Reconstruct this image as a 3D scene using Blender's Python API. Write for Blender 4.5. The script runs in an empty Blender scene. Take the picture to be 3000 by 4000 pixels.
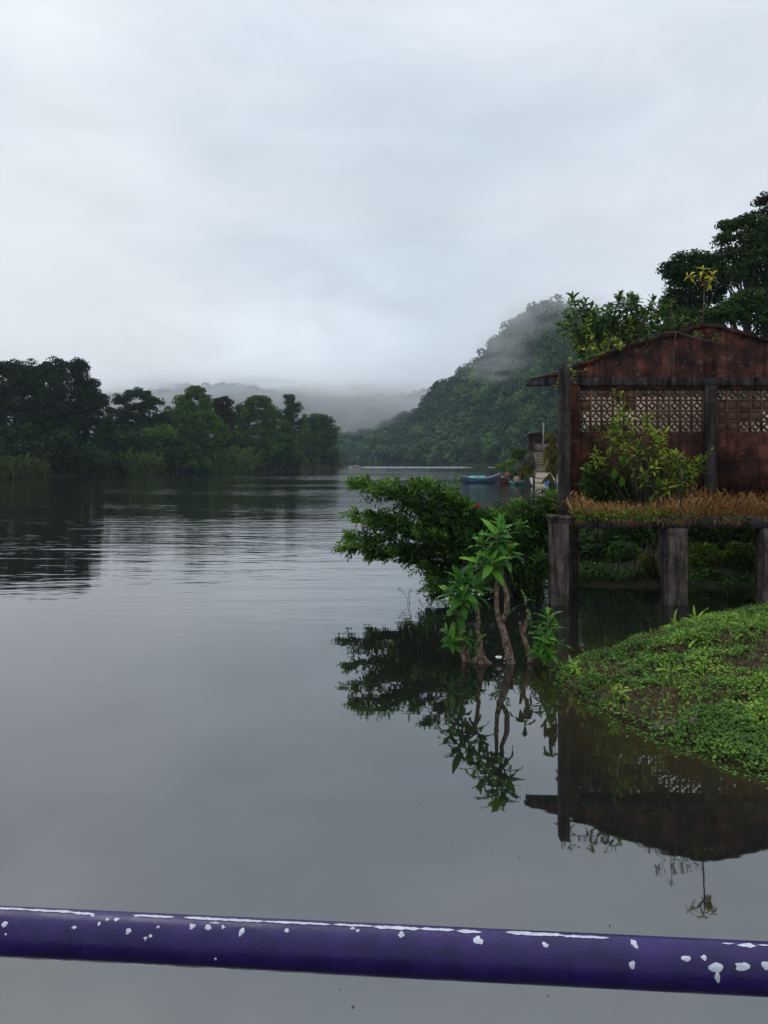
import bpy, math, random
import numpy as np
from mathutils import Vector, Euler
S = bpy.context.scene
C = S.collection
R = math.radians
rng = np.random.default_rng(11)
random.seed(7)

# ------------------------------------------------------------------ camera
CAM_H, F = 3.0, 3000.0            # eye height over the water, focal length in photo pixels
cd = bpy.data.cameras.new('camera'); cam = bpy.data.objects.new('camera', cd); C.objects.link(cam)
cam.location = (0, 0, CAM_H); cam.rotation_euler = (R(90), 0, 0)
cd.sensor_fit = 'VERTICAL'; cd.sensor_height = 36; cd.sensor_width = 27
cd.lens = F / 4000 * 36; cd.shift_y = -200 / 4000
cd.clip_start = 0.05; cd.clip_end = 8000
S.camera = cam

# ------------------------------------------------------------------ world, sun, exposure
SUN_EL, SUN_AZ = 52, -28          # azimuth from +Y towards +X
w = bpy.data.worlds.new('World'); S.world = w; w.use_nodes = True
nt = w.node_tree; nt.nodes.clear(); N = nt.nodes.new; Lk = nt.links.new
out = N('ShaderNodeOutputWorld'); bg1 = N('ShaderNodeBackground'); bg2 = N('ShaderNodeBackground'); mx = N('ShaderNodeMixShader')
sky = N('ShaderNodeTexSky'); sky.sky_type = 'NISHITA'; sky.sun_disc = False
sky.sun_elevation = R(SUN_EL); sky.sun_rotation = R(SUN_AZ); sky.air_density = 1.5; sky.dust_density = 4
bg1.inputs[1].default_value = 0.12; Lk(sky.outputs[0], bg1.inputs[0])
tc = N('ShaderNodeTexCoord'); mp = N('ShaderNodeMapping'); mp.inputs['Scale'].default_value = (1, 1, 2.3)
Lk(tc.outputs['Generated'], mp.inputs[0])
n1 = N('ShaderNodeTexNoise'); n1.inputs['Scale'].default_value = 1.9; n1.inputs['Detail'].default_value = 3.5; n1.inputs['Roughness'].default_value = .45
mp.inputs['Location'].default_value = (5.3, 2.9, 4.1)
Lk(mp.outputs[0], n1.inputs['Vector'])
cr = N('ShaderNodeValToRGB'); cr.color_ramp.elements[0].position = .38; cr.color_ramp.elements[1].position = .62
cr.color_ramp.elements[0].color = (.60, .68, .775, 1); cr.color_ramp.elements[1].color = (.765, .815, .88, 1)
Lk(n1.outputs['Fac'], cr.inputs[0])
sep = N('ShaderNodeSeparateXYZ'); Lk(tc.outputs['Generated'], sep.inputs[0])
mr = N('ShaderNodeValToRGB'); e = mr.color_ramp.elements; e.new(.52); e.new(.3); e.new(.15)
for q, (p_, v_) in zip(list(e), ((0, .47), (.15, .50), (.3, .475), (.52, .505), (1, .88))): q.position = p_; q.color = (v_, v_, v_, 1)
mr.color_ramp.interpolation = 'LINEAR'
Lk(sep.outputs['Z'], mr.inputs[0])
ml = N('ShaderNodeMix'); ml.data_type = 'RGBA'; ml.blend_type = 'MULTIPLY'; ml.inputs[0].default_value = 1
# finer mottling of the cloud deck and a thin bright break low over the valley
n2 = N('ShaderNodeTexNoise'); n2.inputs['Scale'].default_value = 5.5; n2.inputs['Detail'].default_value = 5; n2.inputs['Roughness'].default_value = .55; n2.inputs['Distortion'].default_value = .6
mp2 = N('ShaderNodeMapping'); mp2.inputs['Scale'].default_value = (1, 1, 2.6); mp2.inputs['Location'].default_value = (1.3, .2, .9); Lk(tc.outputs['Generated'], mp2.inputs[0]); Lk(mp2.outputs[0], n2.inputs['Vector'])
q2 = N('ShaderNodeMapRange'); q2.inputs[1].default_value = .3; q2.inputs[2].default_value = .7; q2.inputs[3].default_value = .94; q2.inputs[4].default_value = 1.06; Lk(n2.outputs['Fac'], q2.inputs[0])
dt = N('ShaderNodeVectorMath'); dt.operation = 'DOT_PRODUCT'; dt.inputs[1].default_value = tuple(Vector((-.085, 1, .145)).normalized()); Lk(tc.outputs['Generated'], dt.inputs[0])
q3 = N('ShaderNodeMapRange'); q3.interpolation_type = 'SMOOTHSTEP'; q3.inputs[1].default_value = .986; q3.inputs[2].default_value = 1; q3.inputs[3].default_value = 0; q3.inputs[4].default_value = .2; Lk(dt.outputs['Value'], q3.inputs[0])
q4 = N('ShaderNodeMath'); q4.operation = 'MULTIPLY'; Lk(q3.outputs[0], q4.inputs[0]); Lk(n2.outputs['Fac'], q4.inputs[1])
q5 = N('ShaderNodeMath'); q5.operation = 'ADD'; Lk(q2.outputs[0], q5.inputs[0]); Lk(q4.outputs[0], q5.inputs[1])
ml2 = N('ShaderNodeMix'); ml2.data_type = 'RGBA'; ml2.blend_type = 'MULTIPLY'; ml2.inputs[0].default_value = 1; Lk(cr.outputs[0], ml2.inputs[6]); Lk(q5.outputs[0], ml2.inputs[7])
Lk(ml2.outputs[2], ml.inputs[6]); Lk(mr.outputs[0], ml.inputs[7]); Lk(ml.outputs[2], bg2.inputs[0]); bg2.inputs[1].default_value = 2.16
mx.inputs[0].default_value = .93; Lk(bg1.outputs[0], mx.inputs[1]); Lk(bg2.outputs[0], mx.inputs[2]); Lk(mx.outputs[0], out.inputs[0])
sl = bpy.data.lights.new('sun', 'SUN'); sl.energy = .8; sl.angle = R(25); sl.color = (1, .97, .92)
so = bpy.data.objects.new('sun', sl); C.objects.link(so)
sd = Vector((math.sin(R(SUN_AZ)) * math.cos(R(SUN_EL)), math.cos(R(SUN_AZ)) * math.cos(R(SUN_EL)), math.sin(R(SUN_EL))))
so.rotation_euler = sd.to_track_quat('Z', 'Y').to_euler(); so.location = (0, 0, 60)
S.view_settings.view_transform = 'Standard'; S.view_settings.look = 'None'; S.view_settings.exposure = 0; S.view_settings.gamma = 1
S.render.engine = 'CYCLES'
S.cycles.volume_step_rate = 2.0; S.cycles.volume_max_steps = 128
S.cycles.transparent_max_bounces = 16

# ------------------------------------------------------------------ helpers
def P(px, py, Y):                 # photo pixel at depth Y -> place in the world
    return np.array([(px - 1500) * Y / F, Y, CAM_H - (py - 1800) * Y / F])
def PW(px, Y, z=0.0): return np.array([(px - 1500) * Y / F, Y, z])
def nz(a): return a / np.maximum(np.linalg.norm(a, axis=-1, keepdims=True), 1e-9)
def rv(n): return nz(rng.normal(size=(n, 3)))
def ip(x, xs, ys): return np.interp(x, xs, ys)

def origin(o):
    v = np.zeros(3)
    while o is not None: v += np.array(o.location); o = o.parent
    return v
def tag(o, label=None, cat=None, group=None, kind=None):
    if label: o['label'] = label
    if cat: o['category'] = cat
    if group: o['group'] = group
    if kind: o['kind'] = kind
    return o
def thing(name, loc, label, cat, group=None):
    o = bpy.data.objects.new(name, None); C.objects.link(o); o.location = [float(a) for a in loc]; o.empty_display_size = .2
    return tag(o, label, cat, group)

class Geo:
    def __init__(s): s.V = []; s.n = 0; s.F = []; s.M = []; s.T = []
    def add(s, v, f, mat=0, tint=.5):
        v = np.asarray(v, float).reshape(-1, 3)
        t = np.broadcast_to(np.asarray(tint, float), (len(v),))
        if isinstance(f, np.ndarray): s.F.append(f + s.n); s.M.append(np.full(len(f), mat))
        else:
            for q in f: s.F.append(np.array([q]) + s.n); s.M.append(np.array([mat]))
        s.V.append(v); s.T.append(t); s.n += len(v); return s
    def box(s, x0, x1, y0, y1, z0, z1, mat=0, tint=.5):
        v = [(x, y, z) for z in (z0, z1) for y in (y0, y1) for x in (x0, x1)]
        return s.add(v, np.array([[0, 2, 3, 1], [4, 5, 7, 6], [0, 1, 5, 4], [2, 6, 7, 3], [0, 4, 6, 2], [1, 3, 7, 5]]), mat, tint)
    def prism(s, pts, y0, y1, mat=0):           # polygon in x,z extruded along y
        n = len(pts); v = [(x, y0, z) for x, z in pts] + [(x, y1, z) for x, z in pts]
        fs = [list(range(n)), list(range(2 * n - 1, n - 1, -1))] + [[i, i + n, (i + 1) % n + n, (i + 1) % n] for i in range(n)]
        return s.add(v, fs, mat)
    def tube(s, pts, rad, k=8, mat=0, tint=.5, rough=0):
        pts = np.asarray(pts, float); m = len(pts); rad = np.broadcast_to(np.asarray(rad, float), (m,))
        tg = nz(np.gradient(pts, axis=0)); ref = np.array([0, 0, 1.]) if abs(tg[0][2]) < .8 else np.array([0, 1., 0])
        vs = []
        for i in range(m):
            a = nz(np.cross(tg[i], ref)); b = np.cross(tg[i], a)
            th = np.linspace(0, 2 * np.pi, k, endpoint=False)
            rr = rad[i] * (1 + (rng.uniform(-rough, rough, k) if rough else 0))
            vs.append(pts[i] + (np.cos(th) * rr)[:, None] * a + (np.sin(th) * rr)[:, None] * b)
        v = np.concatenate(vs + [pts[:1], pts[-1:]])
        i = np.arange(m - 1)[:, None] * k; j = np.arange(k)[None]; j2 = (j + 1) % k
        q = np.stack([i + j, i + j2, i + k + j2, i + k + j], -1).reshape(-1, 4)
        c0, c1 = m * k, m * k + 1; j = np.arange(k); j2 = (j + 1) % k
        s.add(v, q, mat, tint); base = s.n - len(v)
        s.F.append(np.stack([np.full(k, c0), j2, j], -1) + base); s.M.append(np.full(k, mat))
        e = (m - 1) * k
        s.F.append(np.stack([np.full(k, c1), e + j, e + j2], -1) + base); s.M.append(np.full(k, mat))
        return s
    def build(s, name, mats, parent=None, smooth=False):
        me = bpy.data.meshes.new(name); o = bpy.data.objects.new(name, me); C.objects.link(o)
        if not isinstance(mats, (list, tuple)): mats = [mats]
        for m in mats: me.materials.append(m)
        if s.n:
            v = np.concatenate(s.V)
            if parent is not None: v = v - origin(parent)
            lt = np.concatenate([np.full(len(f), f.shape[1]) for f in s.F]); li = np.concatenate([f.reshape(-1) for f in s.F])
            me.vertices.add(len(v)); me.vertices.foreach_set('co', v.astype(np.float32).reshape(-1))
            me.loops.add(len(li)); me.loops.foreach_set('vertex_index', li.astype(np.int32))
            me.polygons.add(len(lt)); me.polygons.foreach_set('loop_start', np.concatenate([[0], np.cumsum(lt)[:-1]]).astype(np.int32))
            me.polygons.foreach_set('loop_total', lt.astype(np.int32))
            me.polygons.foreach_set('material_index', np.concatenate(s.M).astype(np.int32))
            if smooth: me.polygons.foreach_set('use_smooth', np.ones(len(lt), bool))
            at = me.attributes.new('tint', 'FLOAT', 'POINT'); at.data.foreach_set('value', np.concatenate(s.T).astype(np.float32))
            me.update(calc_edges=True); me.validate()
        if parent is not None: o.parent = parent
        return o

def bevel(o, w=.012, seg=2):
    m = o.modifiers.new('bevel', 'BEVEL'); m.width = w; m.segments = seg; m.limit_method = 'ANGLE'; return o

# small leaves: base, two shoulders, tip, folded along the midrib
def leaves(g, pos, d, n, L, W, tint, mat=0, six=False):
    m = len(pos); d = nz(d); s_ = nz(np.cross(d, n)); n = nz(np.cross(s_, d))
    L = np.broadcast_to(L, (m,))[:, None]; W = np.broadcast_to(W, (m,))[:, None]
    if six:
        v = np.stack([pos, pos + d * L * .3 + s_ * W * .45 + n * W * .15, pos + d * L * .7 + s_ * W * .38 + n * W * .08, pos + d * L - n * L * .12,
                      pos + d * L * .7 - s_ * W * .38 + n * W * .08, pos + d * L * .3 - s_ * W * .45 + n * W * .15], 1).reshape(-1, 3)
        i = np.arange(m)[:, None] * 6
        f = np.concatenate([i + np.array([[0, 1, 2, 3]]), i + np.array([[0, 3, 4, 5]])]); k = 6
    else:
        v = np.stack([pos, pos + d * L * .5 + s_ * W * .5 + n * W * .12, pos + d * L - n * L * .08, pos + d * L * .5 - s_ * W * .5 + n * W * .12], 1).reshape(-1, 3)
        f = np.arange(m)[:, None] * 4 + np.arange(4)[None]; k = 4
    g.add(v, f, mat, np.repeat(np.broadcast_to(tint, (m,)), k))

# large leaves with a curved blade and a folded midrib
def blades(g, pos, d, n, L, W, droop, tint, mat=0, K=6, wide=.42):
    m = len(pos); d = nz(d); s_ = nz(np.cross(d, n)); n = nz(np.cross(s_, d))
    L = np.broadcast_to(L, (m,)); W = np.broadcast_to(W, (m,)); droop = np.broadcast_to(droop, (m,))
    vs = []
    for k in range(K + 1):
        t = k / K; a = droop * t
        c = pos + (d * (np.sin(a) / np.maximum(droop, 1e-3) )[:, None] - n * ((1 - np.cos(a)) / np.maximum(droop, 1e-3))[:, None]) * L[:, None]
        dn = n * np.cos(a)[:, None] + d * np.sin(a)[:, None]
        wd = W * .5 * (math.sin(math.pi * min(1, (t + .02)) ** (.75 if wide < .5 else 1.15)) ** .8 if k < K else .02)
        wob = rng.uniform(-.06, .06, (m, 1)) * L[:, None] * (0 if k == 0 else 1)
        vs += [c + s_ * wd[:, None] + dn * (wd * .35)[:, None] + dn * wob, c, c - s_ * wd[:, None] + dn * (wd * .35)[:, None] - dn * wob * .6]
    v = np.stack(vs, 1).reshape(-1, 3); q = []
    for k in range(K):
        for j in (0, 1): q.append([3 * k + j, 3 * k + j + 1, 3 * k + j + 4, 3 * k + j + 3])
    f = (np.arange(m)[:, None, None] * (3 * (K + 1)) + np.array(q)[None]).reshape(-1, 4)
    g.add(v, f, mat, np.repeat(np.broadcast_to(tint, (m,)), 3 * (K + 1)))

# leaf clumps round many centres
def clumps(g, cen, rad, per, L, W, tint, spread=.16, squash=.75, zmin=-.7, six=False, lo=.35, up=.45, jit=.55):
    n = len(cen); c = np.repeat(cen, per, 0); r = np.repeat(np.broadcast_to(rad, (n,)), per)[:, None]; m = len(c)
    d = rv(m); d[:, 2] = np.where(d[:, 2] < zmin, -d[:, 2], d[:, 2])
    p = c + d * r * (rng.uniform(lo, 1, (m, 1)) ** .6) * np.array([1, 1, squash])
    nn = nz(d + np.array([0, 0, up]) + rv(m) * jit)
    dd = nz(np.cross(nn, rv(m)) + np.array([0, 0, -.25]))
    t = np.repeat(np.broadcast_to(tint, (n,)), per) + rng.normal(0, spread, m)
    leaves(g, p, dd, nn, L * rng.uniform(.6, 1.3, m), W * rng.uniform(.6, 1.3, m), np.clip(t, 0, 1), 0, six)

def vnoise(x, y, s, seed):
    q = np.random.default_rng(seed); G = q.random((64, 64)); u = x * s % 63; v = y * s % 63; i = u.astype(int); j = v.astype(int); fu = u - i; fv = v - j
    fu = fu * fu * (3 - 2 * fu); fv = fv * fv * (3 - 2 * fv)
    return (G[i, j] * (1 - fu) + G[i + 1, j] * fu) * (1 - fv) + (G[i, j + 1] * (1 - fu) + G[i + 1, j + 1] * fu) * fv

def new_mat(name):
    m = bpy.data.materials.new(name); m.use_nodes = True; t = m.node_tree; b = t.nodes['Principled BSDF']
    return m, t, b
def node(t, k, **kw):
    n = t.nodes.new(k)
    for a, v in kw.items(): setattr(n, a, v)
    return n
def ramp(t, fac, cols):
    r = node(t, 'ShaderNodeValToRGB'); e = r.color_ramp.elements
    while len(e) < len(cols): e.new(.5)
    for i, (p, c) in enumerate(cols): e[i].position = p; e[i].color = (*c, 1)
    if fac is not None: t.links.new(fac, r.inputs[0])
    return r.outputs[0]
def noise(t, scale, detail=4, rough=.55, vec=None, dist=0):
    n = node(t, 'ShaderNodeTexNoise'); n.inputs['Scale'].default_value = scale; n.inputs['Detail'].default_value = detail
    n.inputs['Roughness'].default_value = rough; n.inputs['Distortion'].default_value = dist
    if vec is None: vec = geom(t)
    t.links.new(vec, n.inputs['Vector']); return n.outputs['Fac']
def geom(t): return node(t, 'ShaderNodeNewGeometry').outputs['Position']
def mixc(t, f, a, b, mode='MIX'):
    n = node(t, 'ShaderNodeMix', data_type='RGBA', blend_type=mode)
    for i, x in ((0, f), (6, a), (7, b)):
        if isinstance(x, (int, float)): n.inputs[i].default_value = x
        elif isinstance(x, tuple): n.inputs[i].default_value = (*x, 1)
        else: t.links.new(x, n.inputs[i])
    return n.outputs[2]
def bump(t, b, h, strength=.5, dist=.01):
    n = node(t, 'ShaderNodeBump'); n.inputs['Strength'].default_value = strength; n.inputs['Distance'].default_value = dist
    t.links.new(h, n.inputs['Height']); t.links.new(n.outputs[0], b.inputs['Normal']); return n
def scl(t, v, s):
    n = node(t, 'ShaderNodeMapping'); n.inputs['Scale'].default_value = s; t.links.new(v, n.inputs[0]); return n.outputs[0]

def leaf_mat(name, dark, mid, light, rough=.5, trans=.22, spec=.3):
    m, t, b = new_mat(name); a = node(t, 'ShaderNodeAttribute', attribute_name='tint')
    c = ramp(t, a.outputs['Fac'], [(0, dark), (.5, mid), (1, light)])
    t.links.new(c, b.inputs['Base Color']); b.inputs['Roughness'].default_value = rough; b.inputs['Specular IOR Level'].default_value = spec
    tr = node(t, 'ShaderNodeBsdfTranslucent'); t.links.new(c, tr.inputs[0]); mxx = node(t, 'ShaderNodeMixShader'); mxx.inputs[0].default_value = trans
    t.links.new(b.outputs[0], mxx.inputs[1]); t.links.new(tr.outputs[0], mxx.inputs[2])
    t.links.new(mxx.outputs[0], t.nodes['Material Output'].inputs[0]); return m
def plain(name, col, rough=.6, var=.25, sc=6, metal=0, bmp=.3, bd=.01):
    m, t, b = new_mat(name); f = noise(t, sc, 5)
    c = ramp(t, f, [(.3, tuple(x * (1 - var) for x in col)), (.7, tuple(min(1, x * (1 + var)) for x in col))])
    t.links.new(c, b.inputs['Base Color']); b.inputs['Roughness'].default_value = rough; b.inputs['Metallic'].default_value = metal; b.inputs['Specular IOR Level'].default_value = .12 if rough > .65 else .4
    if bmp: bump(t, b, noise(t, sc * 4, 4), bmp, bd)
    return m

M = {}
M['far_leaf'] = leaf_mat('far_leaf', (.008, .022, .013), (.020, .052, .024), (.050, .105, .038), .7, .15, .04)
M['hill_leaf'] = leaf_mat('hill_leaf', (.007, .022, .014), (.026, .068, .028), (.10, .185, .055), .7, .15, .04)
M['dark_leaf'] = leaf_mat('dark_leaf', (.006, .013, .007), (.015, .032, .012), (.042, .082, .020), .65, .15, .04)
M['mid_leaf'] = leaf_mat('mid_leaf', (.015, .042, .010), (.050, .112, .020), (.13, .23, .035), .6, .2, .04)
M['light_leaf'] = leaf_mat('light_leaf', (.022, .045, .008), (.055, .105, .015), (.13, .21, .03), .6, .25, .04)
M['reed'] = leaf_mat('reed', (.05, .045, .02), (.07, .12, .025), (.15, .25, .05), .6, .25, .04)
M['red_leaf'] = leaf_mat('red_leaf', (.014, .012, .007), (.030, .026, .012), (.06, .045, .018), .7, .15, .04)
M['bush_leaf'] = leaf_mat('bush_leaf', (.008, .024, .006), (.034, .088, .015), (.16, .32, .04), .5, .28, .14)
M['big_leaf'] = leaf_mat('big_leaf', (.018, .07, .010), (.055, .18, .022), (.20, .40, .05), .5, .3, .14)
M['yellow_leaf'] = leaf_mat('yellow_leaf', (.05, .09, .01), (.20, .24, .02), (.62, .50, .03), .5, .3, .25)
M['vine_leaf'] = leaf_mat('vine_leaf', (.018, .045, .008), (.085, .18, .018), (.30, .38, .03), .5, .28, .12)
M['droop_leaf'] = leaf_mat('droop_leaf', (.035, .045, .01), (.085, .08, .015), (.17, .13, .03), .5, .2, .2)
M['cover_leaf'] = leaf_mat('cover_leaf', (.035, .075, .02), (.095, .19, .035), (.27, .44, .05), .5, .25, .12)
M['dry_grass'] = leaf_mat('dry_grass', (.14, .062, .022), (.34, .165, .058), (.50, .37, .15), .8, .2, .1)
M['bark'] = plain('bark', (.09, .07, .055), .85, .4, 3)
M['dark_bark'] = plain('dark_bark', (.04, .035, .03), .85, .4, 3)
m, t, b = new_mat('pale_bark'); M['pale_bark'] = m
t.links.new(ramp(t, noise(t, 16, 8, .75), [(.36, (.035, .016, .012)), (.48, (.15, .085, .055)), (.64, (.44, .34, .25))]), b.inputs['Base Color']); b.inputs['Roughness'].default_value = .8; bump(t, b, noise(t, 40, 8, .75), 1, .02)
M['soil'] = plain('soil', (.060, .034, .022), .9, .65, 9, bmp=1, bd=.05)
M['hill_ground'] = plain('hill_ground', (.018, .035, .014), .95, .4, .05, bmp=0)
M['bank_ground'] = plain('bank_ground', (.025, .03, .014), .95, .4, 1.5, bmp=.5, bd=.03)

# stained concrete, dark with mould and runs of damp
def concrete(name, base, stain, moss, sc=1.0):
    m, t, b = new_mat(name); g = geom(t)
    c = ramp(t, noise(t, 5 * sc, 8, .65), [(.3, stain), (.62, base)])
    runs = noise(t, 1, 6, .6, scl(t, g, (9, 9, .9)))
    c = mixc(t, ramp(t, runs, [(.42, (0, 0, 0)), (.62, (1, 1, 1))]), c, tuple(x * .5 for x in stain))
    sp = ramp(t, noise(t, 45, 3, .6), [(.62, (0, 0, 0)), (.7, (.7, .7, .7))])
    c = mixc(t, sp, c, tuple(min(1, x * 2.0) for x in base))
    z = node(t, 'ShaderNodeSeparateXYZ'); t.links.new(g, z.inputs[0])
    ms = ramp(t, noise(t, 3, 5, .6, None), [(.52, (0, 0, 0)), (.66, (.75, .75, .75))])
    c = mixc(t, ms, c, moss); t.links.new(c, b.inputs['Base Color']); b.inputs['Roughness'].default_value = .85; b.inputs['Specular IOR Level'].default_value = .12
    bump(t, b, noise(t, 30, 8, .7), .7, .012); return m
M['concrete'] = concrete('concrete', (.075, .062, .056), (.022, .018, .016), (.022, .02, .012))
M['pier'] = concrete('pier', (.15, .115, .10), (.035, .028, .025), (.03, .03, .014))
M['beam'] = concrete('beam', (.075, .072, .078), (.016, .011, .010), (.035, .014, .010))

def masonry():
    m, t, b = new_mat('masonry'); g = geom(t)
    br = node(t, 'ShaderNodeTexBrick'); mpn = node(t, 'ShaderNodeMapping'); mpn.inputs['Rotation'].default_value = (R(90), 0, 0)
    t.links.new(g, mpn.inputs[0]); t.links.new(mpn.outputs[0], br.inputs[0]); br.inputs['Scale'].default_value = 1
    br.inputs['Brick Width'].default_value = .4; br.inputs['Row Height'].default_value = .2; br.inputs['Mortar Size'].default_value = .008; br.inputs['Mortar Smooth'].default_value = .3
    c = ramp(t, noise(t, 2.2, 8, .65), [(.34, (.016, .009, .008)), (.50, (.060, .023, .016)), (.72, (.19, .070, .042))])
    runs = ramp(t, noise(t, 1, 7, .65, scl(t, g, (7, 7, .8))), [(.45, (0, 0, 0)), (.66, (1, 1, 1))])
    c = mixc(t, runs, c, (.016, .010, .009))
    c = mixc(t, ramp(t, noise(t, 8, 7, .75), [(.58, (0, 0, 0)), (.70, (.7, .7, .7))]), c, (.27, .17, .135))
    c = mixc(t, .28, c, br.outputs['Color'], 'MULTIPLY')
    t.links.new(c, b.inputs['Base Color']); b.inputs['Roughness'].default_value = .9; b.inputs['Specular IOR Level'].default_value = .12
    ad = node(t, 'ShaderNodeMath', operation='SUBTRACT'); t.links.new(noise(t, 25, 8, .7), ad.inputs[0]); t.links.new(br.outputs['Fac'], ad.inputs[1])
    bump(t, b, ad.outputs[0], .8, .012); return m
M['masonry'] = masonry()
M['screen'] = plain('screen', (.105, .055, .038), .85, .6, 5, bmp=.5)
M['plaster'] = plain('plaster', (.34, .27, .21), .9, .55, .8, bmp=.3)
M['rust'] = plain('rust', (.06, .035, .025), .8, .4, 20)

# ------------------------------------------------------------------ water
def water_mat():
    m, t, b = new_mat('river_water'); g = geom(t)
    sp = node(t, 'ShaderNodeSeparateXYZ'); t.links.new(g, sp.inputs[0])
    b.inputs['Base Color'].default_value = (.010, .011, .009, 1); b.inputs['Roughness'].default_value = .02; b.inputs['IOR'].default_value = 2.6; b.inputs['Specular Tint'].default_value = (.94, .985, 1, 1)
    # water is browner where the bank shelves into it
    dv = node(t, 'ShaderNodeVectorMath', operation='DISTANCE'); dv.inputs[1].default_value = (5.2, 9.6, 0); t.links.new(g, dv.inputs[0])
    mrr = node(t, 'ShaderNodeMapRange'); mrr.inputs[1].default_value = 2.2; mrr.inputs[2].default_value = 4.0; mrr.inputs[3].default_value = 1; mrr.inputs[4].default_value = 0
    t.links.new(dv.outputs['Value'], mrr.inputs[0])
    t.links.new(mixc(t, mrr.outputs[0], (.010, .011, .009), (.032, .028, .010)), b.inputs['Base Color'])
    a = noise(t, 1, 3, .5, scl(t, g, (.25, 1.1, 1)), .5)          # long low swells
    c = noise(t, 1, 2, .5, scl(t, g, (.9, 3.6, 1)))               # short ripples
    # patches of breeze
    br = noise(t, 1, 2, .5, scl(t, g, (.02, .05, 1)))
    def mrange(v, a0, a1, b0, b1):
        q = node(t, 'ShaderNodeMapRange', interpolation_type='SMOOTHSTEP'); q.inputs[1].default_value = a0; q.inputs[2].default_value = a1; q.inputs[3].default_value = b0; q.inputs[4].default_value = b1
        t.links.new(v, q.inputs[0]); return q.outputs[0]
    def mul(x, y):
        q = node(t, 'ShaderNodeMath', operation='MULTIPLY')
        for i, v in enumerate((x, y)):
            if isinstance(v, (int, float)): q.inputs[i].default_value = v
            else: t.links.new(v, q.inputs[i])
        return q.outputs[0]
    def add(x, y):
        q = node(t, 'ShaderNodeMath', operation='ADD'); t.links.new(x, q.inputs[0]); t.links.new(y, q.inputs[1]); return q.outputs[0]
    calm = mrange(sp.outputs['Y'], 10, 26, .10, 1)
    far = mrange(sp.outputs['Y'], 70, 160, 1, 2.2)
    breeze = mrange(br, .4, .6, .45, 1.5)
    h = add(mul(a, mul(calm, breeze)), mul(mul(c, mul(calm, breeze)), .30))
    h = mul(h, far)
    bn = bump(t, b, h, 1, WAVE); return m
WAVE = .034
M['water'] = water_mat()
g = Geo(); g.add([(-3000, -60, 0), (3000, -60, 0), (3000, 3500, 0), (-3000, 3500, 0)], np.array([[0, 1, 2, 3]]))
tag(g.build('water', M['water']), kind='structure')

# ------------------------------------------------------------------ terrain: hills
def grid(px, D, Z, name, mat):
    X = (px[:, None] - 1500) / F * D; Y = D; v = np.stack([X, Y, Z], -1); a, b = Z.shape
    i = np.arange(a - 1)[:, None] * b + np.arange(b - 1)[None]
    f = np.stack([i, i + b, i + b + 1, i + 1], -1).reshape(-1, 4)
    g = Geo(); g.add(v.reshape(-1, 3), f); o = g.build(name, mat, smooth=True); tag(o, kind='structure'); return o
def crowns_on(g, n, pxr, zf, ds, dr, rad, per, lsize, tmax=1.05, tmean=.5):
    px = rng.uniform(*pxr, n); t = rng.uniform(0, tmax, n); D = ds(px) + (dr(px) - ds(px)) * t
    z = zf(px, t)
    cen = np.stack([(px - 1500) / F * D, D, z + rng.uniform(0, 8, n)], -1); r = rng.uniform(*rad, n)
    ti = rng.normal(tmean, .30, n); k = 4                              # each crown is a few uneven lobes
    lc = np.repeat(cen, k, 0) + rv(n * k) * np.repeat(r, k)[:, None] * np.array([.55, .55, .4]); lc[:, 2] += np.repeat(r, k) * .3
    d = np.repeat(D, k)
    for lo, hi in ((0, 330), (330, 450), (450, 9999)):
        q = (d >= lo) & (d < hi)
        if q.any():
            L = lsize * float(d[q].mean())
            clumps(g, lc[q], np.repeat(r, k)[q] * .55, per, L, L * .75, np.clip(np.repeat(ti, k)[q] + rng.normal(0, .10, q.sum()), .02, .98), .09, .8, -.25, jit=.3, up=.2, lo=.7)
# right-hand wooded hill
dsR = lambda p: ip(p, [1200, 1330, 1500, 1700, 1900, 2050, 2200, 2700, 3300], [640, 620, 560, 480, 400, 340, 280, 210, 190])
drR = lambda p: dsR(p) + 190
ridge_px = [1200, 1340, 1450, 1520, 1600, 1660, 1700, 1780, 1850, 1900, 1960, 2010, 2070, 2120, 2170, 2230, 2320, 2500, 2800, 3300]
ridge_y = [1700, 1705, 1700, 1660, 1640, 1600, 1515, 1485, 1430, 1400, 1310, 1285, 1245, 1222, 1205, 1225, 1255, 1320, 1380, 1400]
zrR = lambda p: np.maximum((1800 - ip(p, ridge_px, ridge_y)) * drR(p) / F + CAM_H - 9, 6)
def zfR(p, t):
    s = np.clip(t, 0, 1); prof = np.where(t > 1, 1 - (t - 1) * .6, s ** 1.1)
    lump = 1 + .12 * np.sin(p / 43 + t * 5) * np.sin(t * 9 + p / 90) * (1 - s)
    return zrR(p) * prof * lump + .5
pxs = np.linspace(1180, 3300, 150); ts = np.linspace(-.02, 1.8, 60)
DD = dsR(pxs)[:, None] + (drR(pxs) - dsR(pxs))[:, None] * ts[None]
ZZ = zfR(pxs[:, None] + 0 * ts, np.broadcast_to(ts, (150, 60))); ZZ[:, 0] = -1
grid(pxs, DD, ZZ, 'hills', M['hill_ground'])
g = Geo()
crowns_on(g, 1500, (1290, 2650), zfR, dsR, drR, (5, 10.5), 34, .0037, 1.0)
crowns_on(g, 420, (1290, 2650), lambda p, t: zfR(p, t * .12), dsR, lambda p: dsR(p) + 22, (3.5, 6), 34, .0034, 1.0, .55)
crowns_on(g, 260, (1480, 2650), lambda p, t: zfR(p, .93 + t * .12), lambda p: dsR(p) + 176, lambda p: dsR(p) + 200, (3.5, 8), 30, .0032, 1.0, .4)
crowns_on(g, 70, (1380, 2650), lambda p, t: zfR(p, .95 + t * .1) + 3, lambda p: dsR(p) + 178, lambda p: dsR(p) + 196, (6, 10), 46, .0030, 1.0, .35)
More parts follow.
